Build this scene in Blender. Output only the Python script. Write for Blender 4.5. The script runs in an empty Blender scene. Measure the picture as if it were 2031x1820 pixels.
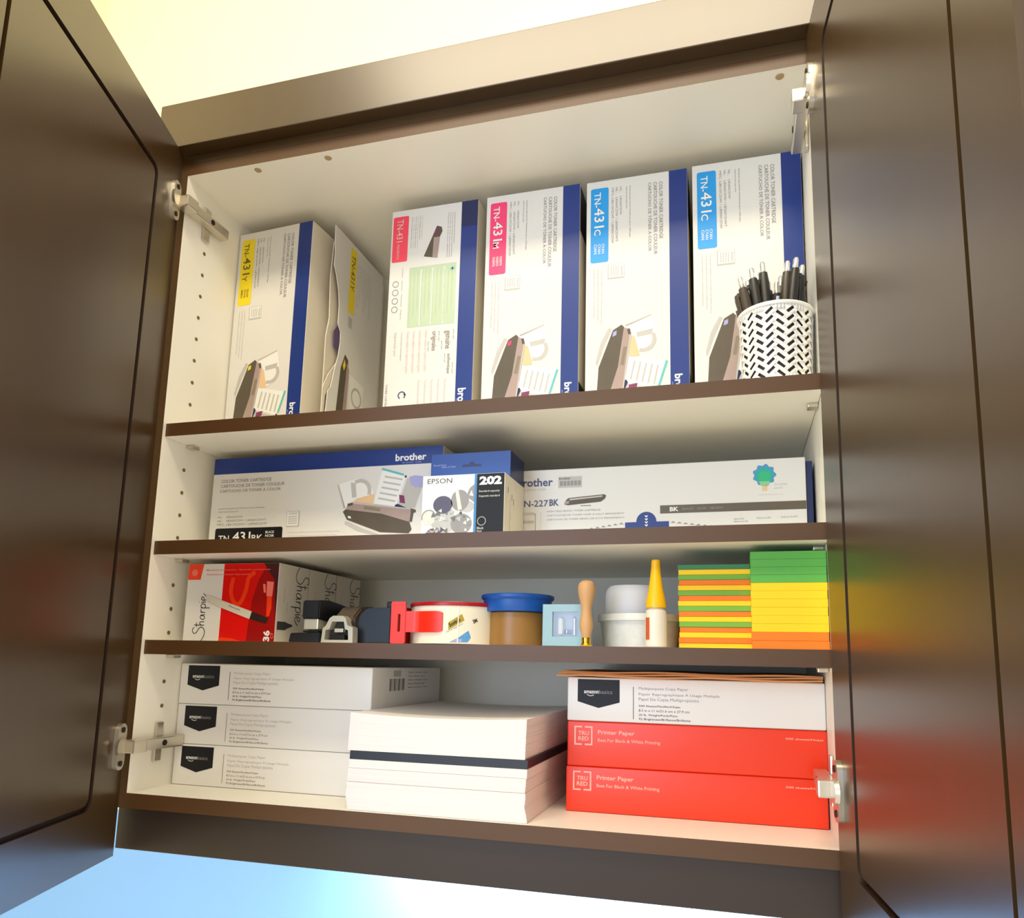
import bpy, bmesh, math, random
from mathutils import Vector, Matrix
random.seed(7)
scene = bpy.context.scene
C = scene.collection

# ------------------------------------------------------------------ camera
cam_d = bpy.data.cameras.new('camera')
cam = bpy.data.objects.new('camera', cam_d)
C.objects.link(cam)
cam_d.sensor_fit = 'HORIZONTAL'
cam_d.sensor_width = 36.0
cam_d.lens = 1466.08 / 2031 * 36.0
cam_d.shift_x = -42.9 / 2031
cam_d.shift_y = 175.1 / 2031
cam_d.clip_start = 0.02
_r = Vector((0.96458659, 0.26301358, 0.01991419))
_u = Vector((0.02090956, -0.15150917, 0.98823467))
_f = Vector((-0.26293632, 0.95282151, 0.15164321))
cam.matrix_world = Matrix(((_r.x, _u.x, -_f.x, 0.3110), (_r.y, _u.y, -_f.y, -0.7619), (_r.z, _u.z, -_f.z, 0.1664), (0, 0, 0, 1)))
scene.camera = cam

# ------------------------------------------------------------------ world and room lights
world = bpy.data.worlds.new('room_ambient')
scene.world = world
world.use_nodes = True
bg = world.node_tree.nodes['Background']
bg.inputs[0].default_value = (1.0, 0.91, 0.79, 1)
bg.inputs[1].default_value = 1.15


def area(name, loc, target, sx, sy, power, col):
    d = bpy.data.lights.new(name, 'AREA')
    d.shape = 'RECTANGLE'
    d.size = sx
    d.size_y = sy
    d.energy = power
    d.color = col
    o = bpy.data.objects.new(name, d)
    C.objects.link(o)
    o.location = loc
    o.rotation_euler = (Vector(target) - Vector(loc)).to_track_quat('-Z', 'Y').to_euler()
    return o


area('ceiling_lamp_light', (0.02, -0.92, 1.70), (0.02, -0.2, 0.3), 1.20, 0.26, 18, (1.0, 0.87, 0.64))
area('window_daylight', (-0.75, -2.3, 0.45), (0.15, 0.0, 0.35), 1.2, 1.3, 29, (0.50, 0.70, 1.0))
area('cabinet_top_strip_light', (0.18, 0.22, 0.86), (0.18, 0.30, 1.3), 0.60, 0.05, 4.2, (1.0, 0.90, 0.60))
area('under_cabinet_strip_light', (0.14, 0.20, -0.03), (0.14, 0.30, -0.30), 0.55, 0.04, 11.0, (0.88, 0.94, 1.0))

scene.view_settings.view_transform = 'Standard'
scene.view_settings.look = 'None'
scene.view_settings.gamma = 1.0
scene.view_settings.use_curve_mapping = False
scene.view_settings.exposure = 0.06


# ------------------------------------------------------------------ materials
def lin(c):
    return tuple((v / 255 / 12.92) if v / 255 <= 0.04045 else ((v / 255 + 0.055) / 1.055) ** 2.4 for v in c)


MATS = {}


def mat(name, rgb, rough=0.5, metal=0.0, spec=0.5, noise=0.0, nscale=40.0, stretch=(1, 1, 1), bump=0.0, trans=0.0, coat=0.0, sub=0.0):
    if name in MATS:
        return MATS[name]
    m = bpy.data.materials.new(name)
    m.use_nodes = True
    nt = m.node_tree
    b = nt.nodes['Principled BSDF']
    col = lin(rgb) + (1,)
    b.inputs['Base Color'].default_value = col
    b.inputs['Roughness'].default_value = rough
    b.inputs['Metallic'].default_value = metal
    b.inputs['Specular IOR Level'].default_value = spec
    if trans:
        b.inputs['Transmission Weight'].default_value = trans
    if coat:
        b.inputs['Coat Weight'].default_value = coat
        b.inputs['Coat Roughness'].default_value = 0.15
    if noise or bump:
        tc = nt.nodes.new('ShaderNodeTexCoord')
        mp = nt.nodes.new('ShaderNodeMapping')
        mp.inputs['Scale'].default_value = stretch
        nz = nt.nodes.new('ShaderNodeTexNoise')
        nz.inputs['Scale'].default_value = nscale
        nz.inputs['Detail'].default_value = 5
        nt.links.new(tc.outputs['Object'], mp.inputs['Vector'])
        nt.links.new(mp.outputs['Vector'], nz.inputs['Vector'])
        if noise:
            mx = nt.nodes.new('ShaderNodeMix')
            mx.data_type = 'RGBA'
            mx.inputs['A'].default_value = tuple(v * (1 - noise) for v in col[:3]) + (1,)
            mx.inputs['B'].default_value = tuple(min(1, v * (1 + noise)) for v in col[:3]) + (1,)
            nt.links.new(nz.outputs['Fac'], mx.inputs['Factor'])
            nt.links.new(mx.outputs['Result'], b.inputs['Base Color'])
        if bump:
            bp = nt.nodes.new('ShaderNodeBump')
            bp.inputs['Strength'].default_value = bump
            bp.inputs['Distance'].default_value = 0.002
            nt.links.new(nz.outputs['Fac'], bp.inputs['Height'])
            nt.links.new(bp.outputs['Normal'], b.inputs['Normal'])
    MATS[name] = m
    return m


M_WOOD = mat('espresso_laminate', (68, 48, 22), 0.30, spec=0.85, noise=0.12, nscale=30, stretch=(1, 1, 0.06))
M_EDGE = mat('espresso_edge_band', (84, 55, 27), 0.42, noise=0.12, nscale=60, stretch=(0.1, 1, 1))
M_GROOVE = mat('espresso_groove', (48, 32, 20), 0.5, noise=0.1)
M_WHITE = mat('white_melamine', (245, 241, 228), 0.45, noise=0.02, nscale=8)
M_WALL = mat('cream_wall_paint', (246, 238, 200), 0.8, noise=0.03, nscale=6, bump=0.05)
M_SPLASH = mat('pale_blue_backsplash', (138, 188, 242), 0.35, noise=0.04, nscale=4)
M_NICKEL = mat('nickel_plate', (214, 206, 190), 0.30, metal=.85, noise=0.05)
M_DARKM = mat('dark_screw', (40, 34, 28), 0.5, metal=0.6, noise=0.1)
M_HOLE = mat('drilled_hole', (120, 96, 66), 0.9, noise=0.1)
M_CAP = mat('beige_screw_cap', (176, 150, 110), 0.6, noise=0.1)
M_CARTON = mat('white_coated_carton', (226, 224, 218), 0.38, noise=0.02, nscale=10)
M_CARTON2 = mat('cream_carton_side', (228, 220, 202), 0.5, noise=0.03, nscale=10)
M_KRAFT = mat('torn_brown_board', (176, 146, 112), 0.9, noise=0.3, nscale=200, bump=0.5)
M_BLUE = mat('royal_blue_print', (18, 50, 128), 0.36, noise=0.04, nscale=12)
M_NAVY = mat('navy_print', (20, 34, 84), 0.35, noise=0.05)
M_PWHITE = mat('white_print', (240, 240, 236), 0.4, noise=0.01)
M_PGREY = mat('grey_print', (148, 144, 144), 0.5, noise=0.03)
M_PLGREY = mat('light_grey_print', (194, 190, 182), 0.5, noise=0.03)
M_PDARK = mat('charcoal_print', (66, 62, 62), 0.5, noise=0.05)
M_PBLACK = mat('black_print', (20, 19, 20), 0.45, spec=0.3, noise=0.08)
M_PINDIGO = mat('indigo_print', (84, 84, 124), 0.5, noise=0.05)
M_LAV = mat('lavender_print', (170, 168, 216), 0.5, noise=0.05)
M_YEL = mat('yellow_label', (246, 220, 20), 0.4, noise=0.03)
M_MAG = mat('magenta_label', (246, 60, 118), 0.4, noise=0.05)
M_CYAN = mat('cyan_label', (26, 156, 232), 0.4, noise=0.04)
M_CARTR = mat('printed_cartridge_dark', (88, 78, 62), 0.5, noise=0.15, nscale=60)
M_CARTL = mat('printed_cartridge_mauve', (170, 148, 140), 0.5, noise=0.1, nscale=60)
M_ORANGEP = mat('peach_print', (236, 196, 150), 0.5, noise=0.05)
M_MAGSQ = mat('plum_print', (128, 48, 92), 0.5, noise=0.3, nscale=300)
M_GREENP = mat('pale_green_print', (190, 208, 174), 0.5, noise=0.04)
M_TEAL = mat('teal_print', (96, 190, 190), 0.5, noise=0.08)
M_BROWNP = mat('taupe_print', (138, 126, 104), 0.5, noise=0.06)
M_PINKP = mat('pale_pink_print', (226, 204, 192), 0.5, noise=0.04)


# ------------------------------------------------------------------ mesh helpers
def bm_box(bm, lo, hi, bevel=0.0, seg=2, mi=0):
    vs = [bm.verts.new((x, y, z)) for x in (lo[0], hi[0]) for y in (lo[1], hi[1]) for z in (lo[2], hi[2])]
    idx = [(0, 1, 3, 2), (4, 6, 7, 5), (0, 4, 5, 1), (2, 3, 7, 6), (0, 2, 6, 4), (1, 5, 7, 3)]
    fs = [bm.faces.new([vs[i] for i in q]) for q in idx]
    for f in fs:
        f.material_index = mi
    if bevel:
        es = list({e for f in fs for e in f.edges})
        bmesh.ops.bevel(bm, geom=es, offset=bevel, segments=seg, affect='EDGES', profile=0.6)
    return fs


def link(name, me, parent=None, mats=(), loc=None, rot=None, smooth=False):
    for m in mats:
        me.materials.append(m)
    if smooth:
        me.polygons.foreach_set('use_smooth', [True] * len(me.polygons))
    o = bpy.data.objects.new(name, me)
    C.objects.link(o)
    if parent:
        o.parent = parent
    if loc:
        o.location = loc
    if rot:
        o.rotation_euler = rot
    return o


def obj(name, bm, mats, parent=None, loc=None, rot=None, smooth=False, angle=None):
    bmesh.ops.recalc_face_normals(bm, faces=bm.faces)
    me = bpy.data.meshes.new(name)
    bm.to_mesh(me)
    bm.free()
    if not isinstance(mats, (list, tuple)):
        mats = [mats]
    o = link(name, me, parent, mats, loc, rot, smooth)
    if smooth and angle:
        try:
            me.set_sharp_from_angle(angle=angle)
        except Exception:
            pass
    return o


def box(name, lo, hi, m, parent=None, bevel=0.0008, seg=2, **k):
    bm = bmesh.new()
    bm_box(bm, lo, hi, bevel, seg)
    return obj(name, bm, m, parent, **k)


def lathe(name, prof, m, parent=None, segs=40, closed=False, loc=None, smooth=True):
    """prof: list of (r, z); revolved about local z."""
    bm = bmesh.new()
    rings = []
    for r, z in prof:
        if r < 1e-6:
            rings.append([bm.verts.new((0, 0, z))])
        else:
            rings.append([bm.verts.new((r * math.cos(2 * math.pi * i / segs), r * math.sin(2 * math.pi * i / segs), z)) for i in range(segs)])
    pairs = list(zip(rings[:-1], rings[1:]))
    if closed:
        pairs.append((rings[-1], rings[0]))
    for a, b in pairs:
        for i in range(segs):
            j = (i + 1) % segs
            if len(a) == 1 and len(b) == 1:
                continue
            if len(a) == 1:
                bm.faces.new((a[0], b[i], b[j]))
            elif len(b) == 1:
                bm.faces.new((a[i], a[j], b[0]))
            else:
                bm.faces.new((a[i], a[j], b[j], b[i]))
    return obj(name, bm, m, parent, loc=loc, smooth=smooth, angle=0.6)


def prism(name, pts, axis, a0, a1, m, parent=None, bevel=0.0, smooth=False):
    """polygon pts (p, q) extruded along axis from a0 to a1. axis 'x': (y,z); 'y': (x,z); 'z': (x,y)."""
    bm = bmesh.new()

    def P(p, q, a):
        return {'x': (a, p, q), 'y': (p, a, q), 'z': (p, q, a)}[axis]
    lo = [bm.verts.new(P(p, q, a0)) for p, q in pts]
    hi = [bm.verts.new(P(p, q, a1)) for p, q in pts]
    bm.faces.new(lo)
    bm.faces.new(hi[::-1])
    n = len(pts)
    for i in range(n):
        bm.faces.new((lo[i], lo[(i + 1) % n], hi[(i + 1) % n], hi[i]))
    if bevel:
        bmesh.ops.bevel(bm, geom=list(bm.edges), offset=bevel, segments=2, affect='EDGES')
    return obj(name, bm, m, parent, smooth=smooth, angle=0.5)


def tube(name, pts, r, m, parent=None, segs=10):
    bm = bmesh.new()
    rings = []
    pts = [Vector(p) for p in pts]
    for i, p in enumerate(pts):
        d = (pts[min(i + 1, len(pts) - 1)] - pts[max(i - 1, 0)]).normalized()
        a = d.cross(Vector((0.3, 0.2, 1) if abs(d.z) < 0.9 else (1, 0, 0))).normalized()
        b = d.cross(a)
        rr = r[i] if isinstance(r, (list, tuple)) else r
        rings.append([bm.verts.new(p + rr * (a * math.cos(2 * math.pi * k / segs) + b * math.sin(2 * math.pi * k / segs))) for k in range(segs)])
    for a, b in zip(rings[:-1], rings[1:]):
        for k in range(segs):
            bm.faces.new((a[k], a[(k + 1) % segs], b[(k + 1) % segs], b[k]))
    bm.faces.new(rings[0])
    bm.faces.new(rings[-1][::-1])
    return obj(name, bm, m, parent, smooth=True, angle=0.7)


def rrect(x0, y0, x1, y1, r, n=5):
    pts = []
    for cx, cy, a0 in ((x1 - r, y1 - r, 0), (x0 + r, y1 - r, 90), (x0 + r, y0 + r, 180), (x1 - r, y0 + r, 270)):
        for i in range(n + 1):
            a = math.radians(a0 + 90 * i / n)
            pts.append((cx + r * math.cos(a), cy + r * math.sin(a)))
    return pts


def thing(name, label, cat, loc=(0, 0, 0), rotz=0.0, group=None):
    o = bpy.data.objects.new(name, None)
    C.objects.link(o)
    o.empty_display_size = 0.02
    o.location = loc
    o.rotation_euler = (0, 0, rotz)
    o['label'] = label
    o['category'] = cat
    if group:
        o['group'] = group
    return o


def tag(o, label, cat, group=None):
    o['label'] = label
    o['category'] = cat
    if group:
        o['group'] = group
    return o


# ------------------------------------------------------------------ flat print (lettering, logos, pictures)
_glyphs = {}


def text_geo(s, bold=0.0):
    key = (s, bold)
    if key not in _glyphs:
        cu = bpy.data.curves.new('tmp', 'FONT')
        cu.body = s
        cu.size = 1.0
        cu.resolution_u = 2
        cu.offset = bold
        cu.fill_mode = 'FRONT'
        o = bpy.data.objects.new('tmp', cu)
        C.objects.link(o)
        dg = bpy.context.evaluated_depsgraph_get()
        me = bpy.data.meshes.new_from_object(o.evaluated_get(dg))
        vs = [(v.co.x, v.co.y) for v in me.vertices]
        fs = [tuple(p.vertices) for p in me.polygons]
        bpy.data.objects.remove(o)
        bpy.data.curves.remove(cu)
        bpy.data.meshes.remove(me)
        _glyphs[key] = (vs, fs)
    return _glyphs[key]


def clip_u(pts, u, side):
    out = []
    for i, p in enumerate(pts):
        q = pts[(i + 1) % len(pts)]
        a, b = side * (p[0] - u), side * (q[0] - u)
        if a >= 0:
            out.append(p)
        if (a > 0 > b) or (a < 0 < b):
            t = a / (a - b)
            out.append((p[0] + (q[0] - p[0]) * t, p[1] + (q[1] - p[1]) * t))
    return out


class Print:
    """collects flat print on one face; O, U, V span the face; layers lie a hair above each other."""

    def __init__(self, O=(0, 0, 0), U=(1, 0, 0), V=(0, 0, 1), mapf=None):
        self.O, self.U, self.V = Vector(O), Vector(U), Vector(V)
        self.N = self.U.cross(self.V).normalized()
        self.mapf = mapf
        self.parts = {}

    def pos(self, u, v, lay):
        h = 0.00012 + 0.00010 * lay
        if self.mapf:
            return self.mapf(u, v, h)
        return self.O + self.U * u + self.V * v + self.N * h

    def add(self, part, m, vs, fs, lay):
        P = self.parts.setdefault(part, ([], [], [], []))
        if m not in P[3]:
            P[3].append(m)
        mi = P[3].index(m)
        b = len(P[0])
        P[0].extend(self.pos(u, v, lay) for u, v in vs)
        for f in fs:
            P[1].append(tuple(i + b for i in f))
            P[2].append(mi)

    def poly(self, part, m, pts, lay=0):
        if self.mapf:       # wrap a convex shape round the curve in narrow strips
            us = [p[0] for p in pts]
            k = max(1, int((max(us) - min(us)) / .0022))
            for i in range(k):
                a = min(us) + (max(us) - min(us)) * i / k
                b = min(us) + (max(us) - min(us)) * (i + 1) / k
                q = clip_u(clip_u(pts, a, 1), b, -1)
                if len(q) > 2:
                    self.add(part, m, q, [tuple(range(len(q)))], lay)
            return
        self.add(part, m, pts, [tuple(range(len(pts)))], lay)

    def rect(self, part, m, u0, v0, u1, v1, lay=0, n=1):
        vs, fs = [], []
        for i in range(n + 1):
            u = u0 + (u1 - u0) * i / n
            vs += [(u, v0), (u, v1)]
        for i in range(n):
            fs.append((2 * i, 2 * i + 2, 2 * i + 3, 2 * i + 1))
        self.add(part, m, vs, fs, lay)

    def disc(self, part, m, u, v, r, lay=0, ry=None, n=24):
        ry = ry or r
        self.poly(part, m, [(u + r * math.cos(2 * math.pi * i / n), v + ry * math.sin(2 * math.pi * i / n)) for i in range(n)], lay)

    def ring(self, part, m, u, v, r, w, lay=0, a0=0, a1=360, n=28):
        vs, fs = [], []
        for i in range(n + 1):
            a = math.radians(a0 + (a1 - a0) * i / n)
            vs += [(u + (r - w) * math.cos(a), v + (r - w) * math.sin(a)), (u + r * math.cos(a), v + r * math.sin(a))]
        for i in range(n):
            fs.append((2 * i, 2 * i + 1, 2 * i + 3, 2 * i + 2))
        self.add(part, m, vs, fs, lay)

    def text(self, part, m, s, u0, v0, u1, v1, lay=0, bold=0.0, rot=None):
        """fits the text's bounding box to u0..u1, v0..v1 (u1 or v1 None keeps the aspect)."""
        vs, fs = text_geo(s, bold)
        if not vs:
            return
        ax, bx = min(v[0] for v in vs), max(v[0] for v in vs)
        ay, by = min(v[1] for v in vs), max(v[1] for v in vs)
        sx = (u1 - u0) / (bx - ax) if u1 is not None else None
        sy = (v1 - v0) / (by - ay) if v1 is not None else sx
        sx = sx if sx is not None else sy
        pts = [(u0 + (x - ax) * sx, v0 + (y - ay) * sy) for x, y in vs]
        if rot:
            c, s_ = math.cos(rot), math.sin(rot)
            pts = [(u0 + (x - u0) * c - (y - v0) * s_, v0 + (x - u0) * s_ + (y - v0) * c) for x, y in pts]
        self.add(part, m, pts, fs, lay)

    def stroke(self, part, m, pts, w, lay=0, sub=6):
        q = []
        P = [pts[0]] + list(pts) + [pts[-1]]
        for i in range(1, len(P) - 2):
            p0, p1, p2, p3 = P[i - 1], P[i], P[i + 1], P[i + 2]
            for k in range(sub):
                t = k / sub
                q.append(tuple(0.5 * (2 * p1[d] + (p2[d] - p0[d]) * t + (2 * p0[d] - 5 * p1[d] + 4 * p2[d] - p3[d]) * t * t + (3 * p1[d] - p0[d] - 3 * p2[d] + p3[d]) * t ** 3) for d in (0, 1)))
        q.append(tuple(pts[-1]))
        vs, fs = [], []
        for i, p in enumerate(q):
            a, b = q[max(i - 1, 0)], q[min(i + 1, len(q) - 1)]
            dx, dy = b[0] - a[0], b[1] - a[1]
            L = math.hypot(dx, dy) or 1
            nx, ny = -dy / L * w / 2, dx / L * w / 2
            vs += [(p[0] + nx, p[1] + ny), (p[0] - nx, p[1] - ny)]
        for i in range(len(q) - 1):
            fs.append((2 * i, 2 * i + 1, 2 * i + 3, 2 * i + 2))
        self.add(part, m, vs, fs, lay)

    def build(self, parent):
        out = {}
        for part, (vs, fs, mi, ms) in self.parts.items():
            me = bpy.data.meshes.new(part)
            me.from_pydata([tuple(v) for v in vs], [], fs)
            o = link(part, me, parent, ms)
            me.polygons.foreach_set('material_index', mi)
            out[part] = o
            if 'lettering' in part or part in ('script_logo', 'barcode', 'printed_photo', 'picture', 'page_icon', 'wrap_print', 'side_print', 'emblem', 'seal_sticker', 'tear_badge', 'bracket_logo'):
                o['kind'] = 'stuff'
        return out


SHARPIE = [
    [(.95, 1.42), (.78, 1.66), (.45, 1.64), (.28, 1.35), (.42, 1.05), (.8, .8), (.98, .45), (.82, .06), (.4, -.12), (-.1, .02), (-.5, .3)],
    [(1.22, 1.5), (1.2, .8), (1.2, .02)], [(1.0, 1.12), (1.25, 1.16), (1.48, 1.2)],
    [(1.2, .42), (1.38, .70), (1.56, .62), (1.58, .3), (1.6, .04)],
    [(2.3, .58), (2.1, .72), (1.88, .5), (1.86, .2), (2.0, .04), (2.2, .16), (2.32, .66), (2.34, .2), (2.46, .03)],
    [(2.62, .70), (2.62, .35), (2.62, .02)], [(2.62, .42), (2.78, .68), (2.98, .66)],
    [(3.12, .72), (3.12, .0), (3.12, -.6)], [(3.12, .5), (3.32, .74), (3.56, .6), (3.52, .2), (3.3, .03), (3.12, .15)],
    [(3.76, .70), (3.76, .3), (3.82, .04)], [(3.76, .95), (3.78, 1.03)],
    [(3.98, .32), (4.3, .44), (4.34, .66), (4.12, .74), (3.96, .42), (4.04, .08), (4.3, .04), (4.6, .3), (4.75, .5)],
]


def sharpie(P, part, m, u0, v0, u1, v1, w):
    sx, sy = (u1 - u0) / 5.25, (v1 - v0) / 2.26
    for s in SHARPIE:
        P.stroke(part, m, [(u0 + (x + .5) * sx, v0 + (y + .6) * sy) for x, y in s], w, lay=1)


# ------------------------------------------------------------------ the setting
def struct(name, bm, m):
    o = obj(name, bm, m)
    o['kind'] = 'structure'
    return o


bm = bmesh.new()
bm_box(bm, (-0.95, 0.326, -0.10), (1.6, 0.42, 2.1))
struct('wall_back', bm, M_WALL)
bm = bmesh.new()
bm_box(bm, (-1.05, -2.0, -0.9), (-0.95, 0.42, 2.1))
struct('wall_left', bm, M_WALL)
bm = bmesh.new()
bm_box(bm, (-0.95, 0.322, -0.9), (1.6, 0.42, -0.10))
o = struct('backsplash', bm, M_SPLASH)
o['label'] = 'pale blue smooth backsplash below the wall cabinet'

bm = bmesh.new()
bm_box(bm, (-1.05, -2.0, 1.76), (1.6, 0.42, 1.84))
struct('ceiling', bm, mat('white_ceiling_paint', (240, 236, 224), .85, noise=.02))

# ------------------------------------------------------------------ wall cabinet
HW, T = 0.400, 0.0174
S1, S2, S3, ZT = 0.4616, 0.3071, 0.1826, 0.8116
YB = 0.3176
cab = thing('wall_cabinet', 'dark brown wall cabinet with white interior, three shelves and two open doors', 'cabinet')


def panel(name, lo, hi, dark_dirs, bevel=0.0004):
    """panel whose faces towards dark_dirs are dark edge band, the rest white melamine."""
    bm = bmesh.new()
    bm_box(bm, lo, hi)
    bm.normal_update()
    bmesh.ops.recalc_face_normals(bm, faces=bm.faces)
    for f in bm.faces:
        f.material_index = 0
        for d in dark_dirs:
            if f.normal.dot(Vector(d)) > 0.9:
                f.material_index = 1
    return obj(name, bm, [M_WHITE, M_EDGE], cab)


FRONT, LEFT, RIGHT, UP, DOWN = (0, -1, 0), (-1, 0, 0), (1, 0, 0), (0, 0, 1), (0, 0, -1)
panel('side_panel', (-HW - T, 0, -T), (-HW, YB + 0.006, ZT + T), [FRONT, LEFT])
panel('side_panel', (HW, 0, -T), (HW + T, YB + 0.006, ZT + T), [FRONT, RIGHT])
panel('top_panel', (-HW, 0, ZT), (HW, YB, ZT + T), [FRONT])
panel('bottom_panel', (-HW, 0, -T), (HW, YB, 0), [FRONT, DOWN])
panel('back_panel', (-HW, YB, -T), (HW, YB + 0.006, ZT + T), [])
for z in (S1, S2, S3):
    panel('shelf', (-HW + 0.0006, 0.0044, z - T), (HW - 0.0006, YB, z), [FRONT])
box('light_rail', (-HW - T, 0.0085, -0.0664), (HW + T, 0.0265, -T - 0.0001), mat('dark_rail', (46, 34, 28), .4, noise=.12, nscale=30, stretch=(.06, 1, 1)), cab, 0.001)  # rail coloured darker than the doors and edge band
box('filler_strip', (-HW - T, -0.0004, ZT + T - 0.0006), (HW + T, 0.05, 0.8440), M_WOOD, cab, 0)
box('crown_board', (-0.436, -0.0205, 0.8415), (0.436, -0.0005, 0.908), M_WOOD, cab, 0.001)
box('crown_return', (-0.436, -0.0005, 0.8415), (-0.418, 0.325, 0.908), M_WOOD, cab, 0.001)
box('crown_return', (0.418, -0.0005, 0.8415), (0.436, 0.325, 0.908), M_WOOD, cab, 0.001)

# drilled peg holes down the left side, shelf pins, screw caps
me_hole = None
for z in (.7218, .6895, .6580, .6265, .5952, .5640, .5325, .5010, .4095, .3785, .3480, .3176, .2548, .2238, .1931, .1308, .1004):
    if me_hole is None:
        bm = bmesh.new()
        bmesh.ops.create_cone(bm, cap_ends=True, segments=14, radius1=0.0025, radius2=0.0025, depth=0.0006)
        o = obj('peg_hole', bm, M_HOLE, cab, loc=(-HW + 0.0003, 0.0435, z), rot=(0, math.pi / 2, 0))
        me_hole = o.data
    else:
        link('peg_hole', me_hole, cab, (), (-HW + 0.0003, 0.0435, z), (0, math.pi / 2, 0))
for sx in (-1, 1):
    for z in (S1 - T, S2 - T, S3 - T):
        b0 = box('shelf_pin', (-0.0055, -0.007, -0.0045), (0.0055, 0.007, 0.0), M_NICKEL, cab, 0.0012, loc=(sx * (HW - 0.0058), 0.05, z - 0.0002))
for x, y in ((-0.298, 0.012), (-0.1925, 0.0125), (0.3696, 0.0115)):
    bm = bmesh.new()
    bmesh.ops.create_cone(bm, cap_ends=True, segments=18, radius1=0.004, radius2=0.0048, depth=0.001)
    obj('screw_cap', bm, M_CAP, cab, loc=(x, y, ZT - 0.0005))

# doors: frame with routed groove, flush panel, hinge cups
DW, SG = 0.4188, 0.0634
ZD0, ZD1 = -0.0712, 0.8395
TH = 0.019


def door(loc, ang, inner):
    """local x along the door's width from the hinge edge, inner face at y=0 facing inner*y."""
    bm = bmesh.new()
    g = 0.0064
    R = 0.012

    out = [(DW, ZD1), (0, ZD1), (0, ZD0), (DW, ZD0)]
    hole = rrect(SG, ZD0 + SG, DW - SG, ZD1 - SG, R, 6)
    yo = -inner * TH
    yg = -inner * 0.007
    n = len(hole)
    q = n // 4
    vo = [bm.verts.new((x, 0, z)) for x, z in out]
    vb = [bm.verts.new((x, yo, z)) for x, z in out]
    hi = [bm.verts.new((x, 0, z)) for x, z in hole]
    hg = [bm.verts.new((x, yg, z)) for x, z in hole]
    for k in range(4):
        seg = [hi[(k * q + i) % n] for i in range(q)]
        for a, b in zip(seg[:-1], seg[1:]):
            bm.faces.new((vo[k], a, b))
        bm.faces.new((vo[k], seg[-1], hi[((k + 1) * q) % n], vo[(k + 1) % 4]))
        bm.faces.new((vo[k], vo[(k + 1) % 4], vb[(k + 1) % 4], vb[k]))
    bm.faces.new(vb)
    gf = []
    for i in range(n):
        gf.append(bm.faces.new((hi[i], hi[(i + 1) % n], hg[(i + 1) % n], hg[i])))
    gf.append(bm.faces.new(hg))
    for f in gf:
        f.material_index = 1
    d = obj('door', bm, [M_WOOD, M_GROOVE], cab, loc=loc, rot=(0, 0, ang))
    pp = rrect(SG + g, ZD0 + SG + g, DW - SG - g, ZD1 - SG - g, R - 0.003, 6)
    prism('door_panel', pp, 'y', -inner * 0.0007, yg, M_WOOD, d)
    for zc in (0.056, 0.7625):
        fl = rrect(0.006, zc - 0.027, 0.0265, zc + 0.027, 0.0095, 5)
        prism('hinge_cup_plate', fl, 'y', 0.0, inner * 0.0048, M_NICKEL, d, smooth=True)
        bm = bmesh.new()
        bmesh.ops.create_cone(bm, cap_ends=True, segments=28, radius1=0.0115, radius2=0.0105, depth=0.004)
        obj('hinge_cup', bm, M_NICKEL, d, loc=(0.0215, inner * 0.0062, zc), rot=(math.pi / 2, 0, 0), smooth=True, angle=0.6)
        for s in (-1, 1):
            bm = bmesh.new()
            bmesh.ops.create_cone(bm, cap_ends=True, segments=14, radius1=0.0034, radius2=0.0030, depth=0.0014)
            obj('hinge_screw', bm, M_DARKM, d, loc=(0.0165, inner * 0.0054, zc + s * 0.0195), rot=(math.pi / 2, 0, 0))
    return d


door((-0.4057, -0.0053, 0), math.atan2(-math.sin(1.9014), -math.cos(1.9014)), 1)
door((0.3966, -0.0071, 0), math.atan2(-math.sin(1.474), math.cos(1.474)), -1)

for sx in (-1, 1):
    for zc in (0.056, 0.7625):
        X = lambda d: sx * (HW - d)

        def b(name, d0, d1, y0, y1, z0, z1, m, bev=0.001):
            x0, x1 = sorted((X(d0), X(d1)))
            return box(name, (x0, y0, z0), (x1, y1, z1), m, cab, bev)
        b('hinge_mount_plate', 0.0002, 0.004, 0.034, 0.047, zc - 0.0245, zc + 0.0245, M_NICKEL, 0.0018)
        b('hinge_arm', 0.004, 0.0165, 0.001, 0.070, zc - 0.0072, zc + 0.0072, M_NICKEL, 0.0016)
        bm = bmesh.new()
        x0, x1 = sorted((X(0.0015), X(0.021)))
        bm_box(bm, (x0, -0.018, zc - 0.0078), (x1, 0.0025, zc + 0.0078), 0.0018)
        obj('hinge_knuckle', bm, M_NICKEL, cab)
        bm = bmesh.new()
        bmesh.ops.create_cone(bm, cap_ends=True, segments=16, radius1=0.0036, radius2=0.0036, depth=0.0010)
        obj('hinge_adjust_screw', bm, M_DARKM, cab, loc=(X(0.0168), 0.036, zc), rot=(0, math.pi / 2, 0))

# ------------------------------------------------------------------ toner boxes (one face design, standing or lying)
TL, TW, TD = 0.3289, 0.130, 0.198


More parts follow.
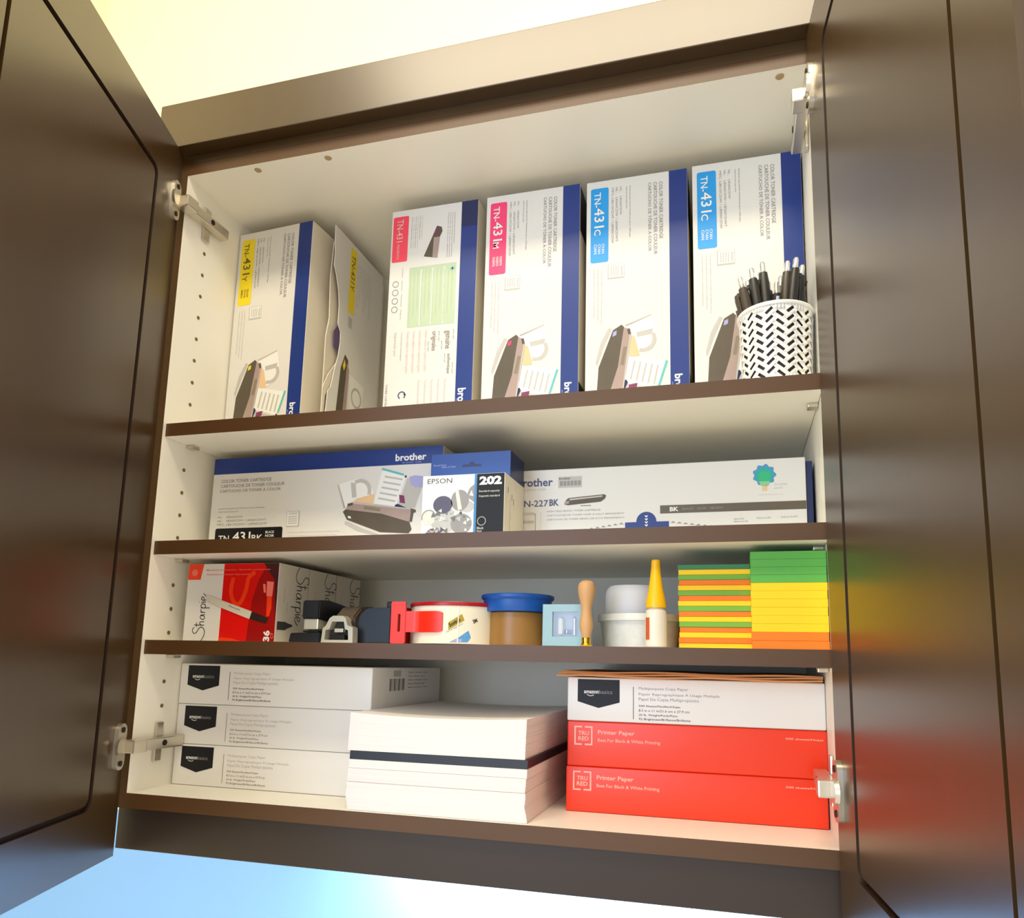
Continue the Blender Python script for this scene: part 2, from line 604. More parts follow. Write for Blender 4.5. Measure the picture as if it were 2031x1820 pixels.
def toner_face(P, labmat, code, colour_words, k=1.0, cart_accent=None, labtxt=M_PWHITE):
    """front of the toner box in its reading position: u along the length, v up; k scales v."""
    def V(v):
        return v * k
    L = TL if k == 1.0 else 0.3400
    P.rect('blue_band', M_BLUE, 0.0004, V(.1068), L - 0.0004, V(.1300) - 0.0004)
    P.text('lettering', M_PWHITE, 'brother', .2740, V(.1118), .3170, V(.1214), 2, 0.028)
    P.text('lettering', M_LAV, 'at your side', .2837, V(.1078), .3104, V(.1108), 2)
    lt = 'lettering'
    P.text(lt, M_PGREY, 'COLOR TONER CARTRIDGE', .0135, V(.0943), .0925, V(.0990), 1, .012)
    P.text(lt, M_PGREY, 'CARTOUCHE DE TONER COULEUR', .0130, V(.0872), .1133, V(.0918), 1, .012)
    P.text(lt, M_PGREY, 'CARTUCHO DE TÓNER A COLOR', .0125, V(.0804), .1080, V(.0854), 1, .012)
    P.text(lt, M_PGREY, 'Rendement approximatif / Rendimiento aprox. 3,000 pages', .0130, V(.0558), .0850, V(.0582), 1)
    P.text(lt, M_PGREY, 'Approximate page yield', .0130, V(.0514), .0440, V(.0536), 1)
    P.text(lt, M_PGREY, 'HL:    L8260CDW', .0125, V(.0438), .0520, V(.0465), 1)
    P.text(lt, M_PGREY, 'HL:    L8360CDW / L8360CDWT', .0125, V(.0384), .0890, V(.0413), 1)
    P.text(lt, M_PGREY, 'MFC: L8610CDW / L8900CDW', .0125, V(.0330), .0905, V(.0360), 1)
    for i, w in enumerate((.20, .195, .19)):
        P.text(lt, M_PLGREY, 'Use genuine supplies for best results and reliable printing', .123, V(.0195 - .0048 * i), w, V(.0217 - .0048 * i), 1)
    # label
    P.poly('label', labmat, [(a, b) for a, b in rrect(.0105, V(.0058), .1150, V(.0292), .0028)], 1)
    lt2 = 'label_lettering'
    P.text(lt2, labtxt, 'TN-', .0165, V(.0105), .0375, V(.0190), 3, .01)
    P.text(lt2, labtxt, '431', .0390, V(.0105), .0665, V(.0236), 3, .012)
    P.text(lt2, labtxt, code, .0685, V(.0105), .0685 + .0085 * len(code), V(.0190), 3, .01)
    for i, w in enumerate(colour_words):
        P.text(lt2, labtxt, w, .0895, V(.0205 - .0050 * i), .1030, V(.0240 - .0050 * i), 3, .01)
    # page icon
    P.rect('page_icon', M_PLGREY, .1200, V(.0284), .1395, V(.0500), 1)
    P.rect('page_icon', M_PWHITE, .1208, V(.0300), .1375, V(.0492), 2)
    for i in range(4):
        P.rect('page_icon', M_PLGREY, .1225, V(.0325 + .003 * i), .1360, V(.0340 + .003 * i), 3)
    P.text('lettering', M_PGREY, '3000', .1228, V(.0452), .1358, V(.0482), 3)
    # picture: leaflet, pages and cartridge
    pc = 'picture'
    P.poly(pc, M_PLGREY, [(.1925, V(.0835)), (.1945, V(.0845)), (.2055, V(.0525)), (.2035, V(.0505))], 1)
    P.poly(pc, M_PWHITE, [(.1945, V(.0845)), (.2231, V(.0915)), (.2418, V(.0790)), (.2462, V(.0695)), (.2203, V(.0632)), (.2050, V(.0520))], 1)
    P.ring(pc, M_PLGREY, .2255, V(.0735), .0165, .0050, 2, -20, 120)
    P.poly(pc, M_PLGREY, [(.2120, V(.0860)), (.2190, V(.0850)), (.2215, V(.0660)), (.2150, V(.0650))], 2)
    P.poly(pc, M_ORANGEP, [(.2205, V(.0630)), (.2462, V(.0695)), (.2468, V(.0560)), (.2180, V(.0575))], 1)
    P.poly(pc, M_PWHITE, [(.2462, V(.0560)), (.2780, V(.0505)), (.2905, V(.0910)), (.2560, V(.1015))], 2)
    for a in range(5):
        f = a / 5
        P.poly(pc, M_PLGREY, [(.2520 + .010 * f, V(.0620 + .036 * f)), (.2760 + .011 * f, V(.0568 + .036 * f)), (.2768 + .011 * f, V(.0590 + .036 * f)), (.2528 + .010 * f, V(.0642 + .036 * f))], 3)
    P.poly(pc, M_TEAL, [(.2560, V(.1040)), (.2870, V(.0942)), (.2866, V(.0915)), (.2552, V(.1012))], 3)
    P.disc(pc, M_PDARK, .2895, V(.0905), .0016, 3, V(.0016))
    P.poly(pc, M_PLGREY, [(.2800, V(.0505)), (.2920, V(.0885)), (.3140, V(.0800)), (.3040, V(.0480))], 1)
    P.poly(pc, M_MAGSQ, [(.2815, V(.0665)), (.2885, V(.0650)), (.2905, V(.0545)), (.2830, V(.0560))], 3)
    P.poly(pc, M_NAVY, [(.2765, V(.0530)), (.2800, V(.0545)), (.2940, V(.0480)), (.2760, V(.0500))], 3)
    P.poly(pc, M_LAV, [(.2945, V(.0900)), (.3020, V(.0915)), (.3132, V(.0900)), (.3132, V(.0750)), (.3032, V(.0755)), (.2970, V(.0800))], 2)
    # cartridge body
    P.poly(pc, M_PLGREY, [(.2075, V(.0340)), (.2300, V(.0240)), (.2560, V(.0150)), (.2500, V(.0135)), (.2250, V(.0200)), (.2060, V(.0300))], 2)
    P.poly(pc, M_CARTR, [(.2030, V(.0465)), (.2070, V(.0500)), (.2585, V(.0420)), (.2975, V(.0300)), (.3010, V(.0200)), (.2970, V(.0150)), (.2575, V(.0175)), (.2095, V(.0355))], 3)
    P.poly(pc, M_CARTL, [(.2070, V(.0495)), (.2100, V(.0560)), (.2180, V(.0585)), (.2990, V(.0475)), (.3015, V(.0420)), (.2972, V(.0300)), (.2585, V(.0420))], 4)
    P.poly(pc, M_PLGREY, [(.2180, V(.0588)), (.2990, V(.0478)), (.2995, V(.0460)), (.2180, V(.0568))], 5)
    P.poly(pc, M_CARTR, [(.2985, V(.0480)), (.3055, V(.0455)), (.3058, V(.0425)), (.3025, V(.0415)), (.3010, V(.0300)), (.2978, V(.0300)), (.2990, V(.0420))], 5)
    P.poly(pc, M_CARTR, [(.2090, V(.0570)), (.2165, V(.0585)), (.2170, V(.0550)), (.2095, V(.0535))], 5)
    P.poly(pc, M_BROWNP, [(.2330, V(.0535)), (.2570, V(.0490)), (.2560, V(.0450)), (.2330, V(.0490))], 6)
    if cart_accent:
        P.poly(pc, cart_accent, [(.2105, V(.0405)), (.2165, V(.0400)), (.2185, V(.0350)), (.2120, V(.0360))], 6)
    else:
        P.poly(pc, M_PWHITE, [(.2105, V(.0405)), (.2145, V(.0400)), (.2155, V(.0370)), (.2115, V(.0375))], 6)


def carton_body(parent, w, d, h, bev=0.0012):
    bm = bmesh.new()
    bm_box(bm, (0, 0, 0), (w, d, h), bev, 2)
    bm.normal_update()
    bmesh.ops.recalc_face_normals(bm, faces=bm.faces)
    for f in bm.faces:
        f.material_index = 0 if f.normal.y < -0.5 else 1
    return obj('carton', bm, [M_CARTON, M_CARTON2], parent)


def standing_toner(label, x, y, labmat, code, words, accent, rotz=0.0, labtxt=M_PWHITE, side=True):
    t = thing('toner_box', label, 'toner box', (x, y, S1), rotz, 'toner boxes on the top shelf')
    carton_body(t, TW, TD, TL)
    P = Print((0, 0, TL), (0, 0, -1), (1, 0, 0))
    toner_face(P, labmat, code, words, 1.0, accent, labtxt)
    P.build(t)
    if not side:
        return t
    Q = Print((TW, 0, 0), (0, 1, 0), (0, 0, 1))
    Q.rect('side_print', M_PBLACK, 0.001, TL * 0.80, 0.05, TL - 0.002)
    Q.build(t)
    Q = Print((TW, 0, 0), (0, 1, 0), (0, 0, 1))
    Q.rect('side_print', M_PBLACK, 0.001, 0.002, 0.05, TL * 0.17)
    Q.build(t)
    return t


M_DKYEL = mat('dark_on_yellow_print', (120, 104, 30), 0.5, noise=0.05)
standing_toner('white toner box with yellow label and blue stripe standing against the left cabinet wall', -0.3980, 0.1118, M_YEL, 'Y', ('YELLOW', 'JAUNE', 'AMARILLO'), M_YEL, -0.071, M_DKYEL, False)
standing_toner('white toner box with pink label and cartridge picture in the middle of the top shelf', -0.0060, 0.1118, M_MAG, 'M', ('MAGENTA', 'MAGENTA', 'MAGENTA'), M_MAG)
standing_toner('white toner box with cyan label, left one of the two cyan boxes', 0.1322, 0.1135, M_CYAN, 'C', ('CYAN', 'CYAN', 'CIAN'), M_LAV)
standing_toner('white toner box with cyan label standing behind the white pen cup', 0.2682, 0.1118, M_CYAN, 'C', ('CYAN', 'CYAN', 'CIAN'), M_LAV)

# the box that shows its back: red label, small cartridge, green panel
t = thing('toner_box', 'white toner box showing its text-covered back with a red label and pale green panel', 'toner box', (-0.1472, 0.1118, S1), 0, 'toner boxes on the top shelf')
carton_body(t, TW - 0.001, TD, TL)
M_RED2 = mat('rose_label', (246, 66, 92), 0.4, noise=0.06)
P = Print((0, 0, TL), (0, 0, -1), (1, 0, 0))
P.rect('blue_band', M_BLUE, 0.0004, .1050, TL - 0.0004, .1286)
P.rect('blue_band', M_NAVY, 0.0004, .1050, 0.038, .1286, 1)  # shade at the band's top end painted in navy
P.text('lettering', M_PWHITE, 'brother', .2700, .1085, .3120, .1200, 2, 0.028)
P.text('lettering', M_LAV, 'at your side', .2837, .1060, .3104, .1082, 2)
P.poly('label', M_RED2, rrect(.0095, .0026, .0782, .0260, .0022), 1)
P.text('label_lettering', M_PINKP, 'TN-431', .0140, .0085, .0480, .0180, 3)
P.text('label_lettering', M_PINKP, 'MAGENTA', .0520, .0100, .0740, .0135, 3)
for i in range(6):
    P.text('lettering', M_PLGREY if i % 2 else M_PGREY, 'Toner cartridge for laser printers', .0125, .0300 + i * .0031, .060 - .012 * (i > 3), .0320 + i * .0031, 1)
for i in range(4):
    P.text('lettering', M_PGREY, 'Cartouche de toner pour imprimantes', .0140, .0845 + i * .0032, .080 - .02 * (i == 3), .0866 + i * .0032, 1)
P.poly('picture', M_CARTR, [(.0310, .0690), (.0335, .0760), (.0400, .0775), (.0480, .0740), (.0790, .0715), (.0745, .0510), (.0480, .0620)], 1)
P.poly('picture', M_CARTL, [(.0480, .0650), (.0480, .0740), (.0790, .0715), (.0770, .0640)], 2)
P.poly('picture', M_MAGSQ, [(.0330, .0690), (.0350, .0715), (.0440, .0690), (.0430, .0650)], 3)
P.rect('green_panel', M_GREENP, .0890, .0305, .1770, .1000, 1)
for i in range(3):
    P.rect('green_panel', M_PWHITE, .0930, .0480 + .0172 * i, .1760, .0492 + .0172 * i, 2)
for i in range(12):
    P.text('lettering', M_PLGREY, 'Recycle this cartridge at no cost with the prepaid label', .0970 + .0 * i, .0320 + i * .0056, .172 - .01 * (i % 3), .0338 + i * .0056, 2)
for a in range(8):
    c, s = math.cos(a * math.pi / 4), math.sin(a * math.pi / 4)
    P.poly('emblem', M_TEAL, [(.0975 + .0008 * -s, .0945 + .0008 * c), (.0975 + .0050 * c, .0945 + .0050 * s), (.0975 + .0008 * s, .0945 - .0008 * c)], 3)
for i in range(4):
    P.ring('lettering', M_PGREY, .1110 + .0125 * i, .0105, .0048, .0011, 1)
P.text('lettering', M_PGREY, 'Caution    Attention    Precaución    Keep dry', .0890, .0190, .1650, .0212, 1)
for i in range(4):
    P.text('lettering', M_PINKP, 'Genuine supplies are engineered together', .1830, .0295 + i * .009, .243, .0355 + i * .009, 1)
P.text('lettering', M_PGREY, 'www.brother.com/original', .1835, .0222, .2235, .0245, 1)
P.text('lettering', M_PLGREY, 'Importado por', .1830, .0110, .2170, .0165, 1)
P.text('lettering', M_BROWNP, 'genuine', .1870, .0855, .2130, .0960, 1, .012)
P.text('lettering', M_BROWNP, 'originales', .1860, .0665, .2140, .0755, 1, .012)
P.text('lettering', M_BROWNP, 'authentique', .2200, .0905, .2480, .0965, 1, .012)
for u0, u1, v in ((.1860, .200, .0985), (.2010, .2130, .0820), (.1865, .2010, .0775), (.2000, .2140, .0625), (.2195, .2320, .0870), (.2330, .2480, .0985)):
    P.text('lettering', M_BROWNP, 'genuino original', u0, v, u1, v + .0022, 1)
for i in range(5):
    P.text('lettering', M_PINKP, 'This product has been manufactured to quality standards', .2540, .0490 + i * .0095, .315, .0540 + i * .0095, 1)
P.ring('emblem', M_PINDIGO, .2735, .0277, .0058, .0018, 1, 40, 330)
P.poly('emblem', M_PINDIGO, [(.2735, .0340), (.2735, .0300), (.2700, .0320)], 1)
P.rect('recycling_box', M_PLGREY, .2900, .0220, .312, .0440, 1)
P.text('lettering', M_BROWNP, 'TONER CARTRIDGE 0431', .2560, .0030, .3050, .0060, 1)
P.build(t)

# torn, flattened carton beside the leftmost box: printed side faces right
t = thing('torn_toner_box', 'torn flattened toner box with yellow label turned sideways beside the leftmost box', 'toner box', (-0.2418, 0.121, S1), 0, 'toner boxes on the top shelf')
TH2 = 0.0088
edge = [(.000, 0.0), (.000, .035), (.004, .050), (.006, .078), (.012, .085), (.016, .098), (.020, .115), (.028, .140), (.031, .162), (.030, .176), (.022, .186), (.022, .215), (.018, .235), (.010, .255), (.002, .268), (.003, .285), (.000, .310), (.000, TL)]
prism('printed_side', edge + [(.150, TL - .002), (.150, 0.0)], 'x', -0.0012, 0.0, M_CARTON, t)
prism('inner_board', [(a + .002 + .0025 * (i % 2), b) for i, (a, b) in enumerate(edge)] + [(.149, TL - .003), (.149, 0.0)], 'x', -0.0024, -0.0013, M_KRAFT, t)
prism('back_side', [(.004, 0.0), (.004, .16), (.010, .19), (.006, .25), (.010, TL - .02), (.150, TL - .03), (.150, 0.0)], 'x', -TH2, -TH2 + 0.0014, M_CARTON2, t)
box('folded_edge', (-TH2 + 0.0015, .1485, 0.0), (-0.0025, .150, TL - .03), M_CARTON2, t, 0.0004)
prism('torn_flap', [(.0005, .0), (.004, .070), (.028, .110), (.030, .130), (.010, .105), (-.003, .080), (-.003, 0.0)], 'x', -0.0044, -0.0030, M_CARTON2, t)
prism('purple_scrap', [(.018, .150), (.026, .146), (.034, .158), (.034, .178), (.024, .184), (.016, .172)], 'x', -0.0034, -0.0026, mat('purple_scrap_print', (96, 76, 112), .6, noise=.2), t)
P = Print((0.0, .016, TL), (0, 0, -1), (0, 1, 0))
P.poly('label', M_YEL, rrect(.008, .0300, .112, .0480, .003), 1)
P.text('label_lettering', M_DKYEL, 'TN-431Y', .018, .0330, .075, .0440, 2, .01)
for i in range(7):
    P.text('lettering', M_PGREY, 'Toner cartridge for laser printers HL MFC', .022, .0530 + i * .0065, .095 - .015 * (i % 3), .0555 + i * .0065, 1)
P.rect('picture', M_PLGREY, .118, .0330, .135, .0440, 1)
P.poly('picture', M_CARTR, [(.180, .0300), (.186, .0400), (.215, .0420), (.300, .0330), (.322, .0180), (.300, .0110), (.205, .0200)], 1)
P.poly('picture', M_CARTL, [(.190, .0370), (.200, .0440), (.300, .0400), (.322, .0250), (.300, .0290)], 2)
P.poly('picture', M_YEL, [(.188, .0290), (.196, .0330), (.206, .0290), (.200, .0250)], 3)
P.poly('picture', M_PWHITE, [(.205, .0460), (.210, .0900), (.260, .0850), (.262, .0480)], 1)
P.ring('picture', M_PLGREY, .235, .0690, .0160, .0040, 2, 0, 360)
P.build(t)

# toner box lying on the second shelf
KL = 0.1268 / 0.130
t = thing('toner_box', 'white and blue toner box lying on its long side with black TN-431BK label', 'toner box', (-0.3820, 0.0803, S2))
carton_body(t, 0.3400, 0.19, 0.1268)
P = Print((0, 0, 0), (1, 0, 0), (0, 0, 1))
toner_face(P, M_PBLACK, 'BK', ('BLACK', 'NOIR', 'NEGRO'), KL)
P.build(t)

# long white toner box on the second shelf
t = thing('toner_box', 'long white toner box with dark BK band and green leaf emblem', 'toner box', (0.0490, 0.1003, S2))
W2, H2 = 0.3405, 0.0935
carton_body(t, W2, 0.19, H2)
box('end_strip', (W2 + 0.0003, 0.004, 0.0), (W2 + 0.0075, 0.10, H2 - 0.004), M_NAVY, t, 0.0006)  # narrow navy strip between the box end and the cabinet side
P = Print((-0.0490, 0, -S2), (1, 0, 0), (0, 0, 1))
lt = 'lettering'
P.text(lt, M_PINDIGO, 'brother', .0505, .3795, .0960, .3900, 1, .022)
P.text(lt, M_PLGREY, 'at your side', .0560, .3735, .0876, .3775, 1)
P.rect('seal_sticker', M_PLGREY, .1030, .3765, .1325, .3905, 1)
P.text(lt, M_PDARK, 'brother', .1040, .3868, .1185, .3898, 2, .01)
for i in range(6):
    P.rect('seal_sticker', M_PGREY, .1050 + .0045 * i, .3790, .1085 + .0045 * i, .3850, 2)
P.text(lt, M_PINDIGO, 'TN-227', .0520, .3540, .0905, .3622, 1, .012)
P.text(lt, M_PINDIGO, 'BK', .0920, .3545, .1040, .3628, 1, .03)
P.text(lt, M_PGREY, 'HIGH-YIELD BLACK TONER CARTRIDGE', .0891, .3466, .1556, .3488, 1)
P.text(lt, M_PGREY, 'CARTOUCHE DE TONER NOIR À HAUT RENDEMENT', .0891, .3415, .1844, .3440, 1)
P.text(lt, M_PGREY, 'CARTUCHO DE TÓNER NEGRO DE ALTO RENDIMIENTO', .0891, .3364, .1844, .3389, 1)
P.rect(lt, M_PGREY, .0742, .3075, .0749, .3450, 1)
P.poly(lt, M_PGREY, [(.0570, .3466), (.0720, .3466), (.0749, .3450), (.0744, .3446), (.0718, .3460), (.0570, .3460)], 1)
P.rect(lt, M_PGREY, .0570, .3440, .0745, .3444, 1)
P.text(lt, M_PGREY, '3000', .0580, .3335, .0725, .3370, 1)
P.rect(lt, M_PLGREY, .0812, .3120, .0815, .3470, 1)
P.poly('picture', M_CARTR, [(.1105, .3560), (.1130, .3610), (.1160, .3635), (.1600, .3665), (.1625, .3650), (.1610, .3610), (.1560, .3575), (.1150, .3545)], 1)
P.poly('picture', M_PLGREY, [(.1170, .3625), (.1580, .3652), (.1575, .3635), (.1175, .3605)], 2)
P.poly('picture', M_CARTL, [(.1120, .3600), (.1170, .3600), (.1165, .3560), (.1110, .3560)], 2)
P.rect(lt, M_PDARK, .1310, .3530, .1440, .3537, 1)
P.rect('dark_band', mat('taupe_band', (96, 86, 68), 0.4, noise=0.12, nscale=20), .2267, .3405, W2 + .0485, .3502, 1)
P.text(lt, M_PWHITE, 'BK', .2379, .3427, .2480, .3480, 3, .03)
P.text(lt, M_PGREY, 'BLACK   NOIR   NEGRO', .2525, .3440, .2984, .3465, 3)
# blue pull badge and perforation
P.poly('tear_badge', M_BLUE, [(.1853, .3140), (.1853, .3310), (.1986, .3312)] + [(.2105 - .0119 * math.cos(math.pi * i / 16), .3312 + .0120 * math.sin(math.pi * i / 16)) for i in range(17)] + [(.2369, .3312), (.2369, .3140)], 1)
for i in range(5):
    z = .3385 - i * .0036
    P.poly('tear_badge', M_PWHITE, [(.2085, z), (.2105, z - .0024), (.2125, z), (.2115, z + .0006), (.2105, z - .0006), (.2095, z + .0006)], 2)
for sgn, x0 in ((-1, .1840), (1, .2385)):
    for i in range(8):
        P.poly(lt, M_PGREY, [(x0 + sgn * .0072 * i, .3290 - .0010 * i), (x0 + sgn * (.0072 * i + .0034), .3312 - .0010 * i), (x0 + sgn * (.0072 * i + .0060), .3290 - .0010 * i)], 1)
# leaf emblem
cx, cz = .3449, .3815
for ringi, (rr, m) in enumerate(((.0120, mat('emblem_blue', (76, 150, 200), .5, noise=.05)), (.0098, mat('emblem_teal', (40, 170, 166), .5, noise=.05)), (.0070, mat('emblem_green', (48, 184, 128), .5, noise=.05)))):
    pts = []
    for i in range(48):
        a = 2 * math.pi * i / 48
        r_ = rr * (1 + .10 * math.cos(9 * a))
        pts.append((cx + r_ * math.cos(a), cz - .0010 * ringi + r_ * math.sin(a)))
    P.poly('leaf_emblem', m, pts, 1 + ringi)
P.poly('leaf_emblem', mat('emblem_pale', (140, 206, 150), .5, noise=.05), [(cx - .006, cz - .0075), (cx + .006, cz - .0075), (cx + .004, cz - .0125), (cx - .004, cz - .0125)], 5)
P.rect('leaf_emblem', M_ORANGEP, cx - .0026, cz - .0185, cx + .0026, cz - .0125, 1)
P.text(lt, M_PLGREY, 'brother', .3560, .3690, .3700, .3715, 1)
P.text(lt, M_PLGREY, 'earth', .3555, .3648, .3640, .3672, 1)
P.text(lt, M_PLGREY, 'www.brotherearth.com', .3378, .3580, .3650, .3592, 1)
for u0, u1, z in ((.3103, .3215, .3305), (.3103, .3260, .3275), (.3354, .3509, .3308), (.3618, .3797, .3312)):
    P.text(lt, M_PGREY, 'Made for HL MFC', u0, z, u1, z + .0018, 1)
P.build(t)

# ink carton with hang tab
t = thing('ink_carton', 'small blue ink carton with hang tab and 202 on a black panel', 'ink carton', (-0.0411, 0.0200, S2))
EW, EH = 0.1010, 0.0712
bm = bmesh.new()
bm_box(bm, (0, 0, 0), (EW, 0.0785, EH), 0.0008)
obj('carton', bm, M_CARTON2, t)
bm = bmesh.new()
bm_box(bm, (-0.0005, 0.0222, EH), (EW - 0.0006, 0.0780, 0.1035), 0.0008)
obj('hang_tab_block', bm, M_NAVY, t)
M_EBLUE = mat('cobalt_print', (8, 66, 150), .3, noise=.05)
P = Print((0.0, 0.0222, 0), (1, 0, 0), (0, 0, 1))
P.rect('blue_header', M_EBLUE, 0.0, EH + .0002, EW - 0.0010, .1032)
P.text('lettering', M_LAV, 'Exceed Your', .0034, .0885, .0200, .0910, 1)
P.text('lettering', M_LAV, 'Vision of Color', .0130, .0860, .0318, .0885, 1)
P.poly('hang_slot', M_NAVY, [(.0400, .0860), (.0400, .0890), (.0480, .0895), (.0500, .0920), (.0540, .0920), (.0560, .0893), (.0640, .0888), (.0640, .0860)], 1)
P.build(t)
P = Print((0.0411, 0, -S2), (1, 0, 0), (0, 0, 1))
P.rect('photo_panel', M_PWHITE, -.0409, .3073, .0250, .3778)
P.rect('blue_edge', mat('sky_blue_print', (62, 132, 190), .4, noise=.1), .0232, .3073, .0262, .3778, 1)
P.rect('black_panel', M_PBLACK, .0262, .3073, .0592, .3778)
P.text('lettering', M_PDARK, 'EPSON', -.0352, .3685, -.0045, .3745, 1, .004)
P.text('lettering', M_PLGREY, 'EXCEED YOUR VISION', -.0352, .3662, -.0060, .3675, 1)
P.text('lettering', M_PWHITE, '202', .0291, .3645, .0562, .3748, 2, .05)
P.text('lettering', M_PLGREY, 'Standard-capacity', .0288, .3555, .0541, .3585, 2, .02)
P.text('lettering', M_PLGREY, 'Capacité standard', .0288, .3498, .0541, .3528, 2, .02)
P.ring('lettering', M_PLGREY, .0331, .3225, .0052, .0007, 2)
P.text('lettering', M_PLGREY, 'Black', .0277, .3130, .0360, .3158, 2, .02)
P.text('lettering', M_PLGREY, 'Noir', .0277, .3096, .0340, .3122, 2, .02)
M_SIL = [mat('photo_grey_%d' % i, c, .45, noise=.12, nscale=120) for i, c in enumerate(((86, 82, 104), (150, 148, 146), (190, 190, 186), (220, 218, 206), (112, 112, 110)))]
ph = 'printed_photo'
P.disc(ph, M_SIL[2], -.0130, .3230, .0160, 1, .0140)
P.disc(ph, M_SIL[1], .0085, .3200, .0130, 2, .0120)
P.disc(ph, M_SIL[0], -.0150, .3430, .0120, 3, .0105)
P.disc(ph, M_SIL[1], .0060, .3475, .0110, 3, .0125)
P.poly(ph, M_SIL[3], [(-.0000, .3590), (.0040, .3595), (.0090, .3370), (.0040, .3360)], 4)
P.poly(ph, M_SIL[1], [(.0232, .3660), (.0180, .3620), (.0150, .3560), (.0160, .3500), (.0232, .3450)], 2)
P.poly(ph, M_PWHITE, [(.0200, .3590), (.0175, .3530), (.0225, .3520)], 4)
P.disc(ph, M_SIL[3], -.0320, .3280, .0088, 3, .0090)
P.ring(ph, M_SIL[1], -.0320, .3285, .0092, .0014, 4, 30, 200)
P.disc(ph, M_SIL[2], .0150, .3400, .0085, 2, .0070)
random.seed(3)
for i in range(26):
    u, v, s = random.uniform(-.028, .018), random.uniform(.312, .336), random.uniform(.0016, .0042)
    a = random.uniform(0, 6.28)
    P.poly(ph, random.choice(M_SIL + [M_PWHITE]), [(u + s * math.cos(a + k * 2.1), v + s * math.sin(a + k * 2.1)) for k in range(3)], 5 + i % 3)
P.poly(ph, M_SIL[0], [(-.0380, .3073), (-.0300, .3150), (-.0200, .3160), (-.0150, .3073)], 4)
P.text('lettering', M_PINKP, 'Claria', -.0338, .3105, -.0197, .3140, 9, .02)
P.build(t)
Q = Print((EW, 0, 0), (0, 1, 0), (0, 0, 1))
for a, b in ((.012, .050), (.027, .044), (.034, .040)):
    Q.rect('side_print', M_PDARK, a, b, a + .0016, b + .007)
Q.rect('side_print', M_PGREY, .021, .006, .0216, .045)
Q.build(t)

# ------------------------------------------------------------------ pen cup and pens
CX, CY = 0.3590, 0.0480
t = thing('pen_cup', 'white perforated metal cup with herringbone slots holding black pens', 'pen cup', (CX, CY, S1))
M_CUP = mat('white_enamel', (246, 244, 238), .35, noise=.01)
RB, RT, CH = 0.0362, 0.0392, 0.0850
bm = bmesh.new()
NC, NR = 22, 8
ch = (CH - 0.006) / (NR + 0.5)
cw = 2 * math.pi / NC


def cupv(a, z):
    r = RB + (RT - RB) * z / CH
    return bm.verts.new((r * math.cos(a), r * math.sin(a), z))


for c in range(NC):
    off = 0.0015 + (0.5 * ch if c % 2 else 0.0)
    sgn = 1 if c % 2 else -1
    a0 = c * cw
    subd = 3

    def strip(z0, z1):
        for k in range(subd):
            bm.faces.new((cupv(a0 + cw * k / subd, z0), cupv(a0 + cw * (k + 1) / subd, z0), cupv(a0 + cw * (k + 1) / subd, z1), cupv(a0 + cw * k / subd, z1)))
    if off > 0.0:
        strip(0, off)
    for r_ in range(NR):
        z0 = off + r_ * ch
        am, zm = a0 + cw / 2, z0 + ch / 2
        rr = RB + (RT - RB) * zm / CH
        hl, hwid, th = 0.0046, 0.00165, math.radians(40) * sgn
        ct, st = math.cos(th), math.sin(th)
        inner = []
        for lx, ly in ((-hl, -hwid), (hl, -hwid), (hl, hwid), (-hl, hwid)):
            inner.append(cupv(am + (lx * ct - ly * st) / rr, zm + (lx * st + ly * ct)))
        corners = [cupv(a0, z0), cupv(a0 + cw, z0), cupv(a0 + cw, z0 + ch), cupv(a0, z0 + ch)]
        for k in range(4):
            bm.faces.new((corners[k], corners[(k + 1) % 4], inner[(k + 1) % 4], inner[k]))
    strip(off + NR * ch, CH)
me = bpy.data.meshes.new('cup_wall')
bm.to_mesh(me)
bm.free()
o = link('cup_wall', me, t, [M_CUP], rot=(0, 0, 0.07), smooth=True)
sol = o.modifiers.new('thickness', 'SOLIDIFY')
sol.thickness = 0.0008
sol.offset = -1
lathe('cup_rim', [(RT - .0018, CH - .003), (RT + .0012, CH - .003), (RT + .0018, CH - .0012), (RT + .0012, CH + .0006), (RT - .0014, CH + .0006)], M_CUP, t, 48, closed=True)
lathe('added_liner', [(RB - .0016, .0022), (RT - .0018, CH - .004), (RT - .0022, CH - .004), (RB - .0020, .0022)], mat('added_liner_dark', (52, 40, 44), .7, noise=.1), t, 44, closed=True)  # added dark liner standing for pens and dim space behind the slots
lathe('cup_base', [(0, .0004), (RB - .0004, .0004), (RB - .0002, .0020), (0, .0020)], M_CUP, t, 40)

M_PENB = mat('black_pen_plastic', (30, 29, 30), .35, noise=.05)
M_PENG = mat('smoky_pen_plastic', (74, 64, 54), .3, noise=.05)
M_SILV = mat('polished_silver', (226, 228, 232), .18, metal=1.0, noise=.02)
pens = [  # top x, y, z ; kind
    (.3202, .050, .5784, 'g', 0), (.3225, .043, .5950, 'g', 1), (.3306, .060, .5990, 'b', 1), (.3350, .047, .6065, 'b', 1),
    (.3454, .066, .6110, 'b', 1), (.3470, .050, .6140, 'b', 1), (.3609, .030, .5792, 'b', 2), (.3740, .050, .6122, 'g', 1), (.3828, .045, .6123, 'b', 1), (.3900, .056, .6085, 'b', 1),
    (.3530, .068, .6000, 'b', 1), (.3670, .062, .6010, 'b', 1), (.3395, .064, .5960, 'b', 1), (.3790, .066, .5990, 'b', 1)]
pens.sort()
order = ('leftmost', 'second', 'third', 'fourth', 'fifth', 'sixth', 'seventh', 'seventh', 'sixth', 'fifth', 'fourth', 'third', 'second', 'rightmost')
